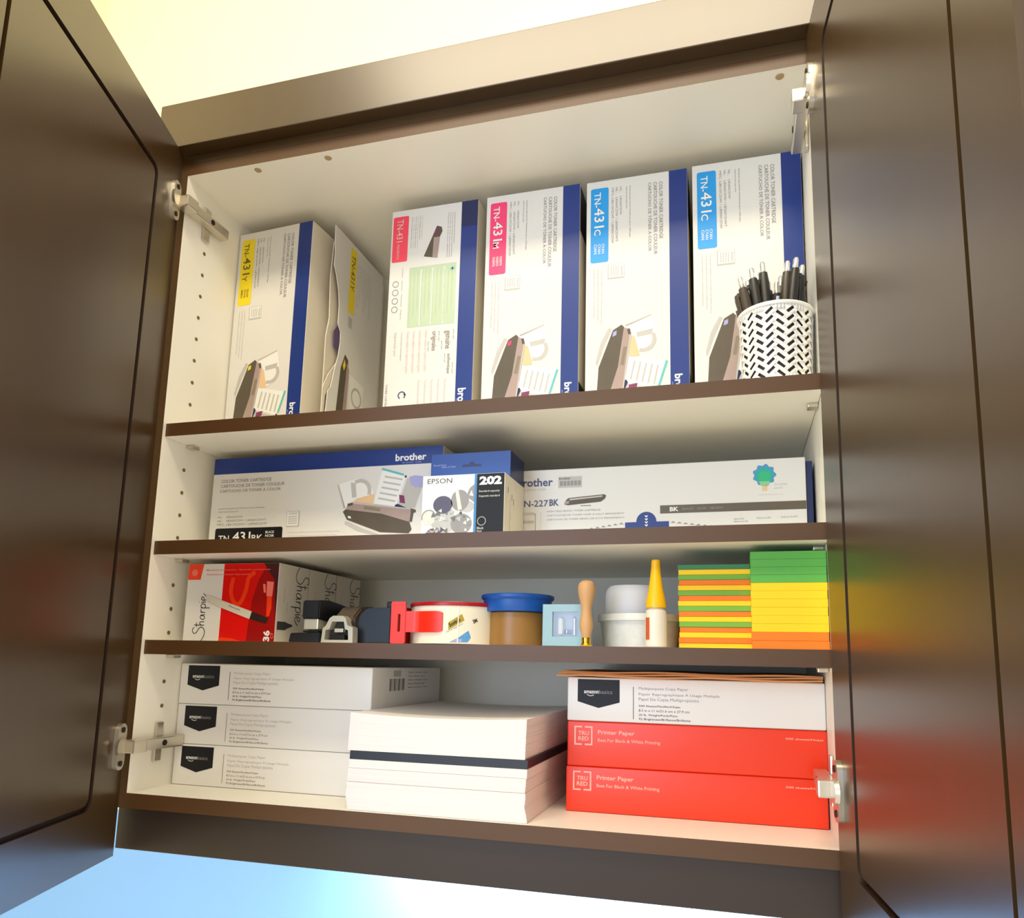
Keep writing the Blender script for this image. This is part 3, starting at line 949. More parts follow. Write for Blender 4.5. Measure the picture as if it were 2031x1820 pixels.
for i, (x, y, z, kd, kind) in enumerate(pens):
    top = Vector((x, y, z))
    base = Vector((CX + (x - CX) * 0.30, CY + (y - CY) * 0.3 + 0.006 * ((i % 3) - 1), S1 + 0.0032))
    ax = (top - base)
    Ln = ax.length
    word = order[i] if i in (0, 13) else order[i] + (' from the left' if i < 7 else ' from the right')
    col = 'smoky grey-brown' if kd == 'g' else 'black'
    p = thing('pen', '%s pen in the white cup, %s' % (col, word), 'pen', base, 0, 'pens in the white cup')
    p.rotation_euler = ax.to_track_quat('Z', 'Y').to_euler()
    m = M_PENG if kd == 'g' else M_PENB
    if kind == 0:
        lathe('barrel', [(0, 0), (.0018, .001), (.0052, .014), (.0056, Ln - .008), (.0046, Ln - .0015), (0, Ln)], m, p, 16)
    else:
        lathe('barrel', [(0, 0), (.0014, .0005), (.0050, .018), (.0058, .05), (.0058, Ln - .026), (.0046, Ln - .0135), (0, Ln - .013)], m, p, 16)
        lathe('click_button', [(.0029, Ln - .0138), (.0029, Ln - .0020), (.0021, Ln), (0, Ln)], M_SILV, p, 14)
    box('clip', (-.0016, -.0076, Ln - .052), (.0016, -.0064, Ln - .018), m if kind != 2 else M_SILV, p, .0004)
    box('clip_root', (-.0016, -.0068, Ln - .023), (.0016, -.0035, Ln - .018), m, p, .0003)

# ------------------------------------------------------------------ marker boxes
M_MRED = mat('bright_red_print', (226, 14, 8), .3, noise=.12, nscale=14)
M_MDRED = mat('deep_red_print', (160, 10, 8), .3, noise=.1)
M_MORG = mat('orange_red_print', (250, 60, 10), .35, noise=.08)
M_MPINK = mat('coral_print', (246, 120, 104), .4, noise=.08)
M_MAROON = mat('maroon_print', (70, 22, 24), .35, noise=.1)
MX, MW, MH, MDp = -0.3795, 0.1358, 0.0998, 0.0692
for i in range(3):
    lab = ('red and white marker box with 36 CT print nearest the shelf edge', 'white marker box in the middle of the row of three', 'rearmost white marker box at the back of the row')[i]
    t = thing('marker_box', lab, 'marker box', (MX, 0.0458 + i * (MDp + 0.0012), S3), 0, 'marker boxes on the third shelf')
    carton_body(t, MW, MDp, MH, 0.0008)
    Q = Print((MW, 0, MH), (0, 0, -1), (0, 1, 0))
    sharpie(Q, 'script_logo', M_PDARK, .001, .030, .077, .068, .0013)
    Q.poly('tip_drawing', M_PDARK, [(.0735, .003), (.0840, .003), (.0840, .020), (.0815, .026), (.0785, .0365), (.0765, .036), (.0750, .026), (.0735, .020)], 1)
    Q.text('lettering', M_PGREY, 'permanent marker', .030, .013, .050, .0155, 1)
    Q.text('lettering', M_PGREY, 'Fine point', .048, .0205, .062, .0230, 1)
    Q.build(t)
    P = Print((-MX, 0, -S3), (1, 0, 0), (0, 0, 1))
    P.rect('red_panel', M_MRED, -.3250, S3 + .0003, -.2441, S3 + MH - .0003)
    if i == 0:
        z1 = S3 + MH - .0003
        P.poly('red_panel', M_MDRED, [(-.2850, S3 + .0003), (-.2441, S3 + .0003), (-.2441, z1), (-.2600, z1), (-.2720, .262), (-.2800, .235)], 1)
        P.poly('red_panel', M_MAROON, [(-.2660, z1), (-.2441, z1), (-.2441, .2050), (-.2490, .2600), (-.2560, .2690)], 2)
        P.poly('red_panel', M_MORG, [(-.3250, S3 + .0003), (-.2900, S3 + .0003), (-.3050, .1868), (-.3250, .1880)], 2)
        P.stroke('red_panel', M_MORG, [(-.3100, .2640), (-.3120, .2450), (-.3040, .2300), (-.2960, .2330), (-.2900, .2480), (-.2870, .2640), (-.2780, .2705)], .0058, 2)
        P.poly('red_panel', M_MORG, [(-.2585, .2400), (-.2515, .2400), (-.2508, .2250), (-.2535, .2150), (-.2575, .2140), (-.2580, .2260)], 3)
        P.poly('red_panel', M_MPINK, [(-.2600, .2590), (-.2500, .2580), (-.2510, .2398), (-.2593, .2402)], 3)
        P.poly('red_panel', M_MPINK, [(-.2655, .2555), (-.2620, .2555), (-.2605, .2445), (-.2635, .2445)], 3)
        P.poly('corner_badge', M_MORG, [(-.3788, .2618), (-.3598, .2618), (-.3560, z1), (-.3788, z1)], 1)
        P.disc('corner_badge', M_MPINK, -.3690, .2710, .0045, 2)
        P.text('lettering', M_MPINK, 'Marqueur permanent · Marcador permanente', -.3515, .2728, -.2559, .2752, 4, .012)
        P.text('lettering', M_MPINK, 'Permanent marker fine point', -.3505, .2668, -.2865, .2693, 4, .012)
        # printed marker
        M_MK1, M_MK2 = mat('printed_marker_grey', (214, 208, 190), .4, noise=.04), mat('printed_marker_black', (44, 28, 26), .4, noise=.08)
        P.poly('marker_picture', M_MK1, [(-.3490, .2400), (-.3470, .2420), (-.3420, .2412), (-.3260, .2355), (-.2788, .2208), (-.2816, .2112), (-.3270, .2262), (-.3440, .2330), (-.3485, .2362)], 5)
        P.poly('marker_picture', M_MK2, [(-.2788, .2205), (-.2650, .2165), (-.2540, .2120), (-.2570, .2058), (-.2680, .2080), (-.2814, .2118)], 5)
        P.text('marker_picture', M_PDARK, 'Sharpie', -.3140, .2265, -.2960, .2295, 6, 0, rot=-.31)
        R_ = Print((-MX, 0, -S3), (0, 0, 1), (-1, 0, 0))
        R_.text('lettering', M_PWHITE, '36', .1836, .2506, .1972, .2600, 4, .04)
        R_.text('lettering', M_MPINK, 'CT', .1872, .2452, .1945, .2494, 4, .02)
        sharpie(R_, 'script_logo', M_PDARK, .1835, .3420, .2440, .3650, .0011)
        R_.build(t)
    P.build(t)

# ------------------------------------------------------------------ staplers and navy block
M_BLKP = mat('black_plastic', (22, 21, 22), .4, noise=.08)
M_CHR = mat('chrome', (232, 228, 208), .25, metal=.55, noise=.03)
t = thing('stapler', 'black desk stapler with bright metal plate beside the marker boxes', 'stapler', (-0.1790, 0.020, S3))
prism('base', [(-.028, 0), (.014, 0), (.014, .012), (-.026, .011)], 'y', 0.0, 0.135, M_BLKP, t, .001)
prism('top_arm', [(.0, .028), (.0, .050), (.02, .0515), (.045, .049), (.075, .0455), (.12, .038), (.125, .020), (.06, .022)], 'x', -.0115, .0115, M_BLKP, t, .0015)
box('magazine', (-.0095, .002, .0155), (.0095, .12, .0285), M_CHR, t, .0012)
box('anvil', (-.010, .002, .012), (.010, .020, .0142), M_DARKM, t, .0006)
t = thing('stapler', 'stapler with chrome arched front facing the viewer', 'stapler', (-0.1438, 0.022, S3))
arch = [(-.0205, 0), (-.0190, .0170), (-.0150, .0200), (-.0105, .0290), (-.0060, .0318), (.0065, .0318), (.0105, .0290), (.0135, .0205), (.0205, .0180), (.0212, 0)]
inner = [(.0155, .0035), (.0145, .0150), (.0105, .0160), (.0085, .0250), (-.0070, .0250), (-.0100, .0160), (-.0150, .0150), (-.0160, .0035)]
bm = bmesh.new()
na = len(arch)


def arch_ring(y):
    return [bm.verts.new((x, y, z)) for x, z in arch], [bm.verts.new((x, y, z)) for x, z in inner[::-1]]


A0, B0 = arch_ring(0.0)
A1, B1 = arch_ring(0.012)
e0 = []
for (A, B) in ((A0, B0), (A1, B1)):
    e = [bm.edges.new((A[i], A[(i + 1) % len(A)])) for i in range(len(A))] + [bm.edges.new((B[i], B[(i + 1) % len(B)])) for i in range(len(B))]
    bmesh.ops.triangle_fill(bm, use_beauty=True, edges=e)
for L0, L1 in ((A0, A1), (B0, B1)):
    for i in range(len(L0)):
        bm.faces.new((L0[i], L0[(i + 1) % len(L0)], L1[(i + 1) % len(L1)], L1[i]))
obj('front_arch', bm, M_CHR, t)
box('back_plate', (-.0150, .0110, .003), (.0145, .0118, .026), M_BLKP, t, 0)
box('striker', (-.0050, .003, .0125), (.0060, .0100, .0170), M_CHR, t, .0005)
box('staple_channel', (-.0080, .002, .0036), (.0090, .0100, .0095), M_DARKM, t, .001)
box('striker_slot', (-.0045, .0095, .0180), (.0055, .0109, .0235), M_BLKP, t, .0003)
M_TAUPE = mat('taupe_plastic', (86, 72, 58), .4, noise=.08)
prism('body', [(.012, .004), (.012, .031), (.030, .044), (.060, .047), (.110, .036), (.125, .004)], 'x', -.0120, .0150, M_TAUPE, t, .002)
t = thing('tape_dispenser', 'dark navy plastic desk dispenser with small black nub beside the red tape holder', 'dispenser', (-0.1080, 0.042, S3))
M_NAVYP = mat('dark_navy_plastic', (26, 36, 50), .45, noise=.1, nscale=30)
prism('body', [(-.0225, 0), (-.0245, .018), (-.0185, .034), (-.0095, .0425), (.0240, .0435), (.0240, 0)], 'y', 0, .07, M_NAVYP, t, .0018)
box('nub', (.0150, .004, .0430), (.0238, .030, .0505), M_BLKP, t, .0015)

# ------------------------------------------------------------------ tape in a red dispenser
RC, RR, RH = (-0.0140, 0.0762), 0.0550, 0.0440
t = thing('tape_roll', 'wide packing tape roll with white printed wrap in a red plastic holder', 'tape', (RC[0], RC[1], S3))
M_WRAP = mat('cream_paper_wrap', (238, 230, 208), .45, noise=.02)
M_TRED = mat('red_plastic', (236, 44, 22), .35, noise=.05)
M_CRIM = mat('crimson_plastic', (170, 24, 34), .3, noise=.08)
lathe('tape_wrap', [(.036, .001), (RR, .001), (RR, RH), (.036, RH)], M_WRAP, t, 64, closed=True)
lathe('core', [(.034, .001), (.0359, .001), (.0359, RH), (.034, RH)], mat('cardboard_core', (150, 110, 70), .8, noise=.1), t, 48, closed=True)
lathe('top_flange', [(.030, RH + .0002), (RR + .0012, RH + .0002), (RR + .0016, RH + .0028), (RR + .0008, RH + .0045), (.030, RH + .0045)], M_CRIM, t, 64, closed=True)
# red front plate with slot, and tongue lying on the roll
px = -0.0750 - RC[0]
bm = bmesh.new()
outer = rrect(px, 0.0004, px + .0180, .0485, .002, 4)
slot = rrect(px + .0085, .0135, px + .0120, .0345, .0016, 4)
vo = [[bm.verts.new((x, y, z)) for x, z in outer] for y in (-.0540, -.0510)]
vi = [[bm.verts.new((x, y, z)) for x, z in slot] for y in (-.0540, -.0510)]
n = len(outer)
for k in (0, 1):
    for i in range(n):
        bm.faces.new((vo[k][i], vo[k][(i + 1) % n], vi[k][(i + 1) % n], vi[k][i]))
for i in range(n):
    bm.faces.new((vo[0][i], vo[0][(i + 1) % n], vo[1][(i + 1) % n], vo[1][i]))
    bm.faces.new((vi[0][i], vi[0][(i + 1) % n], vi[1][(i + 1) % n], vi[1][i]))
obj('holder_plate', bm, M_TRED, t)
bm = bmesh.new()
pts = []
for i in range(15):
    s = i / 14
    x = px + .0170 + s * (.0480)
    if x < -.030:
        y = -.0530
    else:
        y = -math.sqrt(max((RR + .0012) ** 2 - x * x, 0)) - .0012
        y = min(y, -.0515)
    pts.append((x, y))
gr = []
for i, (x, y) in enumerate(pts):
    e = .0018 if i == 14 else (.0006 if i == 13 else 0)
    gr.append([bm.verts.new(c) for c in ((x, y, .0135 + e), (x, y, .0375 - e), (x, y + .0020, .0375 - e), (x, y + .0020, .0135 + e))])
for a, b_ in zip(gr[:-1], gr[1:]):
    for k in range(4):
        bm.faces.new((a[k], a[(k + 1) % 4], b_[(k + 1) % 4], b_[k]))
bm.faces.new(gr[0])
bm.faces.new(gr[-1][::-1])
obj('holder_tongue', bm, M_TRED, t, smooth=True, angle=.6)
box('holder_arm', (px + .001, -.0508, .0004), (px + .0040, .010, .0440), M_CRIM, t, .001)


def cyl_map(u, v, h):
    a = -math.pi / 2 + u / RR
    return Vector(((RR + h) * math.cos(a), (RR + h) * math.sin(a), v))


P = Print(mapf=cyl_map)
M_PLAID = mat('olive_yellow_print', (176, 152, 30), .5, noise=.5, nscale=500)
M_LBLUE = mat('light_blue_print', (88, 156, 212), .45, noise=.2, nscale=200)
P.poly('wrap_print', M_PLAID, [(.0105, .0160), (.0105, .0250), (.0255, .0345), (.0285, .0275)], 1)
P.text('wrap_print', M_PBLACK, 'Scotch', .0125, .0195, .0265, .0240, 3, .03, rot=.55)
P.text('wrap_print', M_PGREY, 'Heavy duty shipping 48 mm', .0090, .0125, .0300, .0150, 2, 0, rot=.50)
P.poly('wrap_print', M_LBLUE, [(.0120, .0025), (.0215, .0075), (.0335, .0160), (.0365, .0085), (.0330, .0030)], 1)
P.poly('wrap_print', M_LAV, [(.0140, .0025), (.0200, .0065), (.0270, .0060), (.0250, .0025)], 2)
P.text('wrap_print', M_PDARK, '3M', .0395, .0240, .0450, .0285, 2, .04, rot=.45)
P.rect('wrap_print', M_PWHITE, .0208, .0015, .0220, RH - .0005, 4)
P.build(t)

# brown roll with a blue roll on it
M_BTAPE = mat('brown_tape', (150, 108, 52), .35, noise=.1, nscale=25)
M_BLTAPE = mat('blue_tape', (16, 84, 170), .4, noise=.06)
o = lathe('tape_roll', [(.0240, .0), (.0340, .0), (.0350, .001), (.0350, .0375), (.0340, .0385), (.0240, .0385)], M_BTAPE, None, 56, closed=True, loc=(0.0618, 0.0760, S3 + .0003))
tag(o, 'brown packing tape roll under the blue roll', 'tape')
o = lathe('tape_roll', [(.0240, .0), (.0395, .0), (.0400, .0008), (.0402, .0135), (.0430, .0160), (.0432, .0190), (.0420, .0200), (.0240, .0196)], M_BLTAPE, None, 56, closed=True, loc=(0.0618, 0.0760, S3 + .0392))
tag(o, 'blue tape roll lying on top of the brown roll', 'tape')

# ------------------------------------------------------------------ light blue box with window
t = thing('window_box', 'small light blue box with a clear square window', 'box', (0.1045, 0.030, S3))
M_LB = mat('light_blue_card', (150, 186, 200), .5, noise=.04)
bw, bh, bd = .0500, .0458, .032
wx0, wx1, wz0, wz1 = .0112, .0400, .0105, .0375
bm = bmesh.new()
for lo, hi in (((0, 0, 0), (wx0, .0012, bh)), ((wx1, 0, 0), (bw, .0012, bh)), ((wx0, 0, 0), (wx1, .0012, wz0)), ((wx0, 0, wz1), (wx1, .0012, bh)),
               ((0, .0012, 0), (.001, bd, bh)), ((bw - .001, .0012, 0), (bw, bd, bh)), ((.001, .0012, 0), (bw - .001, bd, .001)), ((.001, .0012, bh - .001), (bw - .001, bd, bh)), ((.001, bd - .001, .001), (bw - .001, bd, bh - .001))):
    bm_box(bm, lo, hi)
obj('carton', bm, M_LB, t)
box('inner_tray', (.002, .012, .002), (bw - .002, .016, bh - .002), mat('grey_tray', (186, 186, 196), .4, noise=.1), t, .0004)
lathe('plug', [(0, 0), (.0030, .002), (.0032, .014), (.0028, .019), (0, .021)], mat('cream_foam', (232, 226, 196), .6, noise=.03), t, 16, loc=(.0190, .0075, wz0 + .001))
lathe('ring', [(.0036, 0), (.0052, .001), (.0052, .004), (.0036, .005)], mat('grey_metal', (150, 152, 160), .25, metal=.9, noise=.05), t, 24, closed=True, loc=(.0270, .0065, wz0 + .003))
lathe('pin', [(0, 0), (.0018, .001), (.0018, .016), (.0028, .019), (0, .022)], M_SILV, t, 14, loc=(.0345, .0070, wz0 + .001))
box('window_pane', (wx0 - .001, .0014, wz0 - .001), (wx1 + .001, .0017, wz1 + .001), mat('clear_film', (255, 255, 255), .05, trans=1.0, noise=.001), t, 0)

# seal stamp
t = thing('seal_stamp', 'wax seal stamp with turned wooden handle and brass base', 'stamp', (0.1562, 0.0165, S3))
lathe('brass_base', [(0, 0.0002), (.0060, .0002), (.0062, .0015), (.0055, .0022), (.0048, .0045), (.0052, .0060), (.0050, .0090), (0, .0092)], mat('brass', (226, 180, 60), .18, metal=1.0, noise=.03), t, 28)
lathe('handle', [(0, .0093), (.0048, .0093), (.0052, .0120), (.0074, .0205), (.0072, .0260), (.0056, .0340), (.0056, .0400), (.0072, .0480), (.0092, .0565), (.0096, .0620), (.0084, .0670), (.0050, .0698), (0, .0706)], mat('beech_wood', (204, 158, 108), .5, noise=.12, nscale=60, stretch=(1, 1, .1)), t, 28)

# plastic basket, paper roll, glue
t = thing('basket', 'small frosted white plastic basket between the stamp and the sticky notes', 'basket', (0.2040, 0.0960, S3))
M_FROST = mat('frosted_plastic', (232, 233, 230), .3, noise=.16, nscale=110, trans=.15)
lathe('basket_wall', [(.0425, .0005), (.0465, .0300), (.0453, .0300), (.0414, .0015)], M_FROST, t, 56, closed=True)
lathe('basket_floor', [(0, .0003), (.0424, .0003), (.0424, .0016), (0, .0016)], M_FROST, t, 40)
lathe('basket_rim', [(.0445, .0300), (.0490, .0300), (.0494, .0320), (.0490, .0375), (.0445, .0375)], mat('rim_plastic', (230, 230, 222), .35, noise=.03), t, 56, closed=True)
o = lathe('paper_roll', [(.0060, .0), (.0312, .0), (.0314, .0600), (.0300, .0650), (.0265, .0690), (.0060, .0695)], mat('white_paper_roll', (244, 244, 246), .6, noise=.01), None, 48, closed=True, loc=(0.1950, 0.0960, S3 + .0020))
tag(o, 'white paper roll with rounded top sitting in the plastic basket', 'paper roll')
t = thing('glue_bottle', 'small white glue bottle with tall yellow nozzle cap', 'glue', (0.2288, 0.0270, S3))
lathe('bottle', [(0, .0003), (.0100, .0003), (.0113, .0015), (.0114, .0330), (.0104, .0385), (.0080, .0405), (.0080, .0415), (0, .0415)], mat('milky_plastic', (230, 224, 208), .35, noise=.03), t, 32)
lathe('nozzle_cap', [(0, .0416), (.0104, .0416), (.0106, .0440), (.0100, .0500), (.0078, .0600), (.0062, .0720), (.0048, .0850), (.0046, .0915), (.0036, .0928), (0, .0930)], mat('yellow_plastic', (248, 190, 8), .35, noise=.03), t, 32)


def gmap(u, v, h):
    a = -math.pi / 2 + u / .0114
    return Vector(((.0114 + h) * math.cos(a), (.0114 + h) * math.sin(a), v))


P = Print(mapf=gmap)
M_GORG = mat('orange_brown_print', (206, 92, 46), .5, noise=.15, nscale=150)
P.rect('print', M_GORG, -.0120, .0080, -.0060, .0310, 1, 5)
P.build(t)

# ------------------------------------------------------------------ sticky notes
M_SY = mat('note_yellow', (252, 206, 6), .6, noise=.03, nscale=200, stretch=(.05, .05, 8))
M_SG = mat('note_green', (116, 176, 56), .6, noise=.05, nscale=200, stretch=(.05, .05, 8))
M_SO = mat('note_orange', (242, 122, 10), .6, noise=.04, nscale=200, stretch=(.05, .05, 8))
M_SD = mat('note_dark_green', (54, 128, 84), .6, noise=.05, nscale=200, stretch=(.05, .05, 8))
M_SG2 = mat('note_leaf_green', (88, 172, 70), .6, noise=.05, nscale=200, stretch=(.05, .05, 8))
ords = ['topmost', 'second from the top', 'third from the top', 'fourth from the top', 'fifth from the top', 'sixth from the top', 'seventh from the top', 'eighth from the top', 'eighth from the bottom', 'seventh from the bottom', 'sixth from the bottom', 'fifth from the bottom', 'fourth from the bottom', 'third from the bottom', 'second from the bottom', 'bottom one']
seq = 'DYGOYGOYGOYGOYOY'
names = {'D': ('dark green', M_SD), 'Y': ('yellow', M_SY), 'G': ('light green', M_SG), 'O': ('orange', M_SO), 'L': ('green', M_SG2)}
ph = 0.0890 / 16
random.seed(11)
for i, c in enumerate(seq):
    z = S3 + (15 - i) * ph + .0002
    dx, dy = random.uniform(-.0008, .0008), random.uniform(-.0006, .0008) + (.0015 if i == 0 else 0)
    o = box('sticky_note_pad', (-.0375, 0, 0), (.0375, .0755, ph - .00015), names[c][1], None, .0003, 1, loc=(0.2892 + dx - (i == 0) * .001, 0.0400 + dy, z), rot=(0, 0, random.uniform(-.006, .006)))
    tag(o, '%s sticky note pad, %s in the striped stack' % (names[c][0], ords[i]), 'sticky notes', 'sticky note pads in the striped stack')
seq2 = 'LLLLYYYYYYOO'
hs = {'L': .0322 / 4, 'Y': .0500 / 6, 'O': .0172 / 2}
z = S3 + .0002
ords2 = ['topmost', 'second from the top', 'third from the top', 'fourth from the top', 'fifth from the top', 'sixth from the top', 'sixth from the bottom', 'fifth from the bottom', 'fourth from the bottom', 'third from the bottom', 'second from the bottom', 'bottom one']
for i in range(11, -1, -1):
    c = seq2[i]
    o = box('sticky_note_pad', (-.0367, 0, 0), (.0367, .0755, hs[c] - .00012), names[c][1], None, .00015, 1, loc=(0.3624 + random.uniform(-.0002, .0002), 0.0250 + random.uniform(-.0002, .0003), z))
    tag(o, '%s sticky note pad, %s in the tall stack by the cabinet wall' % (names[c][0], ords2[i]), 'sticky notes', 'sticky note pads in the tall stack')
    z += hs[c]

# ------------------------------------------------------------------ paper reams
M_REAMW = mat('white_ream_wrap', (240, 238, 234), .3, noise=.02, nscale=9)
M_REAMR = mat('red_ream_wrap', (248, 60, 24), .35, noise=.04, nscale=9)
M_CREST = mat('slate_crest_print', (22, 24, 30), .45, noise=.1, nscale=60, spec=.3)
M_PALE = mat('pale_coral_print', (255, 190, 168), .45, noise=.04)


def ream_mesh(parent, w, d, h, m):
    bm = bmesh.new()
    bm_box(bm, (0, 0, 0), (w, d, h), .0022, 3)
    return obj('wrapper', bm, m, parent, smooth=True, angle=.6)


def white_ream(label, x, y, z, h, grey=M_PGREY, dark=M_PDARK, sides=False, group=None):
    t = thing('paper_ream', label, 'paper ream', (x, y, z), 0, group)
    ream_mesh(t, .2790, .216, h - .0003, M_REAMW)
    P = Print((0, 0, 0), (1, 0, 0), (0, 0, 1))
    top = h - .0026
    P.poly('crest', M_CREST, [(.0122, top), (.0606, top), (.0606, top - .0252), (.0364, top - .0320), (.0122, top - .0252)], 1)
    P.text('crest_lettering', M_PWHITE, 'amazon', .0196, top - .0160, .0365, top - .0128, 2, .02)
    P.text('crest_lettering', M_PGREY, 'basics', .0370, top - .0160, .0522, top - .0118, 2)
    P.stroke('crest_lettering', M_PWHITE, [(.0230, top - .0172), (.0270, top - .0186), (.0310, top - .0176)], .0007, 2)
    P.rect('lettering', dark, .0758, top - .0430, .0765, top - .0072, 1)
    P.text('lettering', grey, 'Multipurpose Copy Paper', .0822, top - .0110, .1370, top - .0072, 1)
    P.text('lettering', grey, "Papier Reprographique À Usage Multiple", .0822, top - .0172, .1705, top - .0130, 1)
    P.text('lettering', grey, 'Papel De Copia Multipropósito', .0822, top - .0232, .1485, top - .0188, 1)
    P.text('lettering', dark, '500 Sheets/Feuilles/Hojas', .0822, top - .0297, .1280, top - .0270, 1, .008)
    P.text('lettering', dark, '8.5 in x 11 in/21.6 cm x 27.9 cm', .0822, top - .0343, .1378, top - .0317, 1)
    P.text('lettering', dark, '20 lb. Weight/Poids/Peso', .0822, top - .0396, .1250, top - .0367, 1, .004)
    P.text('lettering', dark, '92 Brightness/Brillance/Brillante', .0822, top - .0442, .1390, top - .0412, 1, .008)
    P.build(t)
    if sides:
        Q = Print((.2790, 0, 0), (0, 1, 0), (0, 0, 1))
        for k in range(11):
            Q.rect('barcode', M_PDARK, .0480 + k * .0042, .022, .0480 + k * .0042 + (.0012 + .0014 * (k % 3 == 0)), .0375, 1)
        Q.rect('barcode', M_PLGREY, .0580, .040, .0800, .0480, 1)
        for k in range(5):
            Q.text('lettering', M_PGREY, 'Made in USA paper recycle', .1030, .0235 + k * .0050, .168 - .01 * (k % 2), .0262 + k * .0050, 1)
        Q.build(t)
    return t


XL, YL = -0.3985, 0.0700
rg = 'white paper reams in the left stack'
white_ream('white paper ream with dark crest, bottom of the left stack', XL + .0010, YL, 0.0003, .0510, M_PLGREY, M_BROWNP, group=rg)
white_ream('white paper ream with dark crest, middle of the left stack', XL, YL + .0010, .0513, .0510, M_PLGREY, M_BROWNP, group=rg)
white_ream('white paper ream with dark crest, topmost of the left stack', XL, YL + .0005, .1023, .0520, M_PLGREY, M_PDARK, sides=True, group=rg)
XR, YR = 0.1202, 0.0870


def red_ream(label, x, y, z, h):
    t = thing('paper_ream', label, 'paper ream', (x, y, z), 0, 'red paper reams on the right')
    ream_mesh(t, .2785, .216, h - .0003, M_REAMR)
    P = Print((0, 0, 0), (1, 0, 0), (0, 0, 1))
    u, v = .0083, .0232
    for sx in (0, 1):
        e = u if sx == 0 else u + .0210
        d = 1 if sx == 0 else -1
        P.poly('bracket_logo', M_PALE, [(e, v), (e + d * .0088, v), (e + d * .0088, v + .0017), (e + d * .0017, v + .0017), (e + d * .0017, v + .0193), (e + d * .0088, v + .0193), (e + d * .0088, v + .0210), (e, v + .0210)], 1)
    P.text('bracket_logo', M_PALE, 'TRU', u + .0045, v + .0110, u + .0168, v + .0155, 1, .02)
    P.text('bracket_logo', M_PALE, 'RED', u + .0045, v + .0050, u + .0168, v + .0095, 1, .02)
    P.text('lettering', M_PALE, 'Printer Paper', .0354, .0345, .0770, .0405, 1, .02)
    P.text('lettering', M_PALE, 'Best For Black & White Printing', .0354, .0265, .1052, .0312, 1, .01)
    P.text('lettering', M_PALE, '500 sheets/Hojas', .2370, .0385, .2745, .0412, 1, .01)
    P.build(t)


red_ream('red paper ream with bracket logo, bottom of the right stack', XR, YR, .0003, .0497)
red_ream('red paper ream with bracket logo under the white ream', XR + .0012, YR - .0008, .0500, .0497)
white_ream('white paper ream with dark crest lying on the red reams', XR + .0005, YR, .0997, .0497, M_PGREY, M_PDARK)
M_BOARD = mat('tan_cardboard', (216, 150, 96), .75, noise=.12, nscale=60)
for i in range(3):
    bm = bmesh.new()
    n = 24
    w, d, th = .2860 - .002 * i, .218, .0019
    vs = {}
    for k in range(n + 1):
        x = .1105 + .0025 * i + w * k / n
        zz = .1497 + i * .0022 + .0007 * math.sin(k * .55 + i * 1.3)
        for y in (YR - .012 + .003 * i, YR - .012 + .003 * i + d):
            for a in (0, 1):
                vs[(k, y, a)] = bm.verts.new((min(x, .3990), y, zz + a * th))
    ys = sorted({q[1] for q in vs})
    for k in range(n):
        for a in (0, 1):
            bm.faces.new((vs[(k, ys[0], a)], vs[(k + 1, ys[0], a)], vs[(k + 1, ys[1], a)], vs[(k, ys[1], a)]))
        for y in ys:
            bm.faces.new((vs[(k, y, 0)], vs[(k + 1, y, 0)], vs[(k + 1, y, 1)], vs[(k, y, 1)]))
    for k in (0, n):
        bm.faces.new((vs[(k, ys[0], 0)], vs[(k, ys[1], 0)], vs[(k, ys[1], 1)], vs[(k, ys[0], 1)]))
    o = obj('cardboard_sheet', bm, M_BOARD)
    tag(o, 'tan cardboard sheet on the right ream stack, %s of three' % ('lowest', 'middle', 'top')[i], 'cardboard', 'cardboard sheets on the right stack')

# ------------------------------------------------------------------ loose paper stack
M_SHEET = mat('white_paper_edges', (234, 229, 226), .7, noise=.025, nscale=300, stretch=(.03, .03, 12))
PX0, PX1, PY0, PY1 = -0.1105, 0.0960, 0.0065, 0.2850


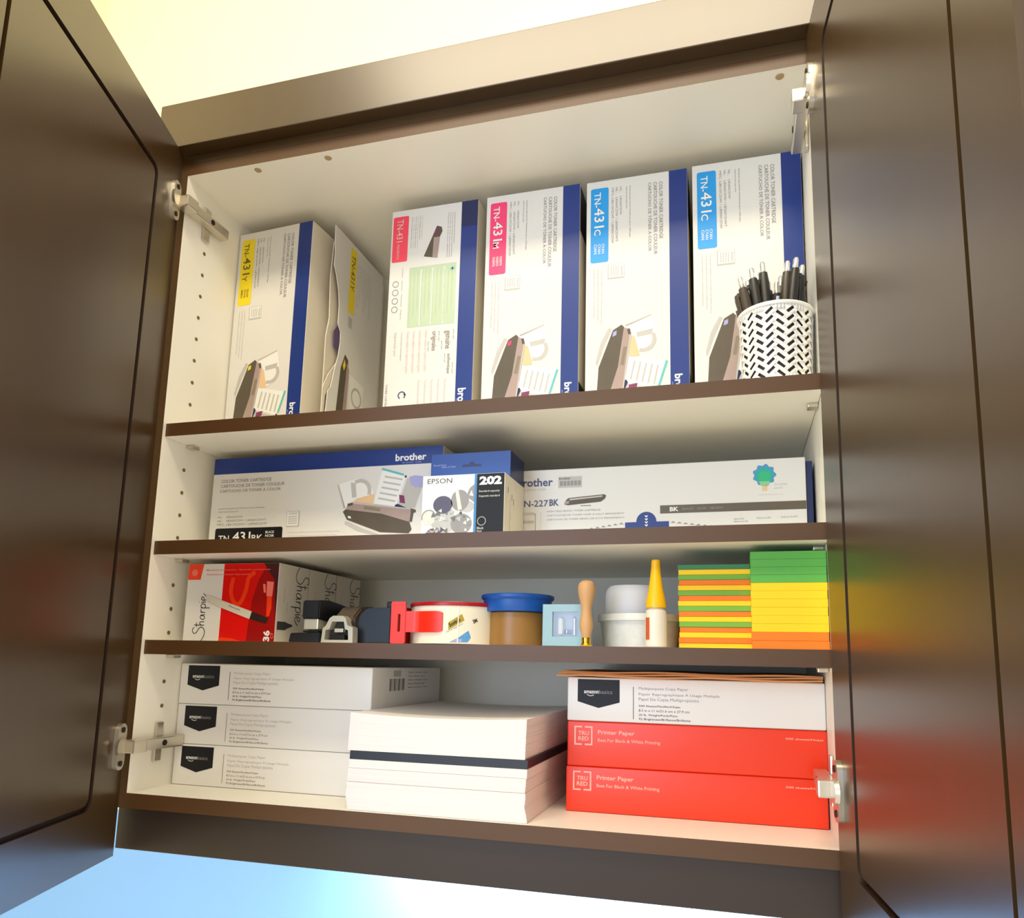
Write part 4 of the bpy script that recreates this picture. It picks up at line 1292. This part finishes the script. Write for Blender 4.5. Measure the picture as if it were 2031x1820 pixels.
def paper_block(name, label, z0, z1, n, jit, m, shape=None, sag=0.0, cat='paper stack'):
    bm = bmesh.new()
    NX = 14
    h = (z1 - z0) / n
    ph_ = random.uniform(0, 6)
    for i in range(n):
        f = i / max(n - 1, 1)
        dx = random.uniform(-jit, jit) + (shape(f)[0] if shape else 0)
        dy = random.uniform(-jit, jit) * .7 + (shape(f)[1] if shape else 0)
        zz0, zz1 = z0 + i * h, z0 + (i + 1) * h
        grid = []
        for k in range(NX + 1):
            t_ = k / NX
            x = PX0 + dx + (PX1 - PX0) * t_
            s = -sag * f * (1 - (2 * t_ - 1) ** 2)
            grid.append([bm.verts.new((x, PY0 + dy, zz0 + s)), bm.verts.new((x, PY0 + dy, zz1 + s)), bm.verts.new((x, PY1 + dy, zz1 + s)), bm.verts.new((x, PY1 + dy, zz0 + s))])
        for a, b_ in zip(grid[:-1], grid[1:]):
            for q in range(4):
                bm.faces.new((a[q], b_[q], b_[(q + 1) % 4], a[(q + 1) % 4]))
        bm.faces.new(grid[0])
        bm.faces.new(grid[-1][::-1])
    o = obj(name, bm, m)
    tag(o, label, cat)
    return o


random.seed(21)
paper_block('loose_paper_stack', 'loose white paper stack at the bottom of the middle pile', .0003, .0295, 34, .00022, M_SHEET, lambda f: (.0030 * (1 - f) ** 2 - .0012 + .0006 * math.sin(f * 9), -.0012 * (1 - f)))
paper_block('loose_paper_stack', 'thin loose white paper stack just below the black folder', .0298, .0445, 16, .00022, M_SHEET, lambda f: (-.0015 + .0012 * f, .0015 - .001 * f))
paper_block('loose_paper_stack', 'neat white sheets touching the underside of the black folder', .0448, .0540, 10, .00015, M_SHEET, lambda f: (.0006, .0004))
o = paper_block('black_folder', 'flat black folder sandwiched in the middle of the white paper pile', .0543, .0632, 2, .0002, mat('black_folder_cover', (38, 42, 52), .45, noise=.1), lambda f: (.0010, .0004), cat='folder')
paper_block('loose_paper_stack', 'slightly sagging white paper stack on top of the black folder', .0636, .1050, 44, .00020, M_SHEET, lambda f: (-.0018 + .0012 * f, 0), sag=.0030)
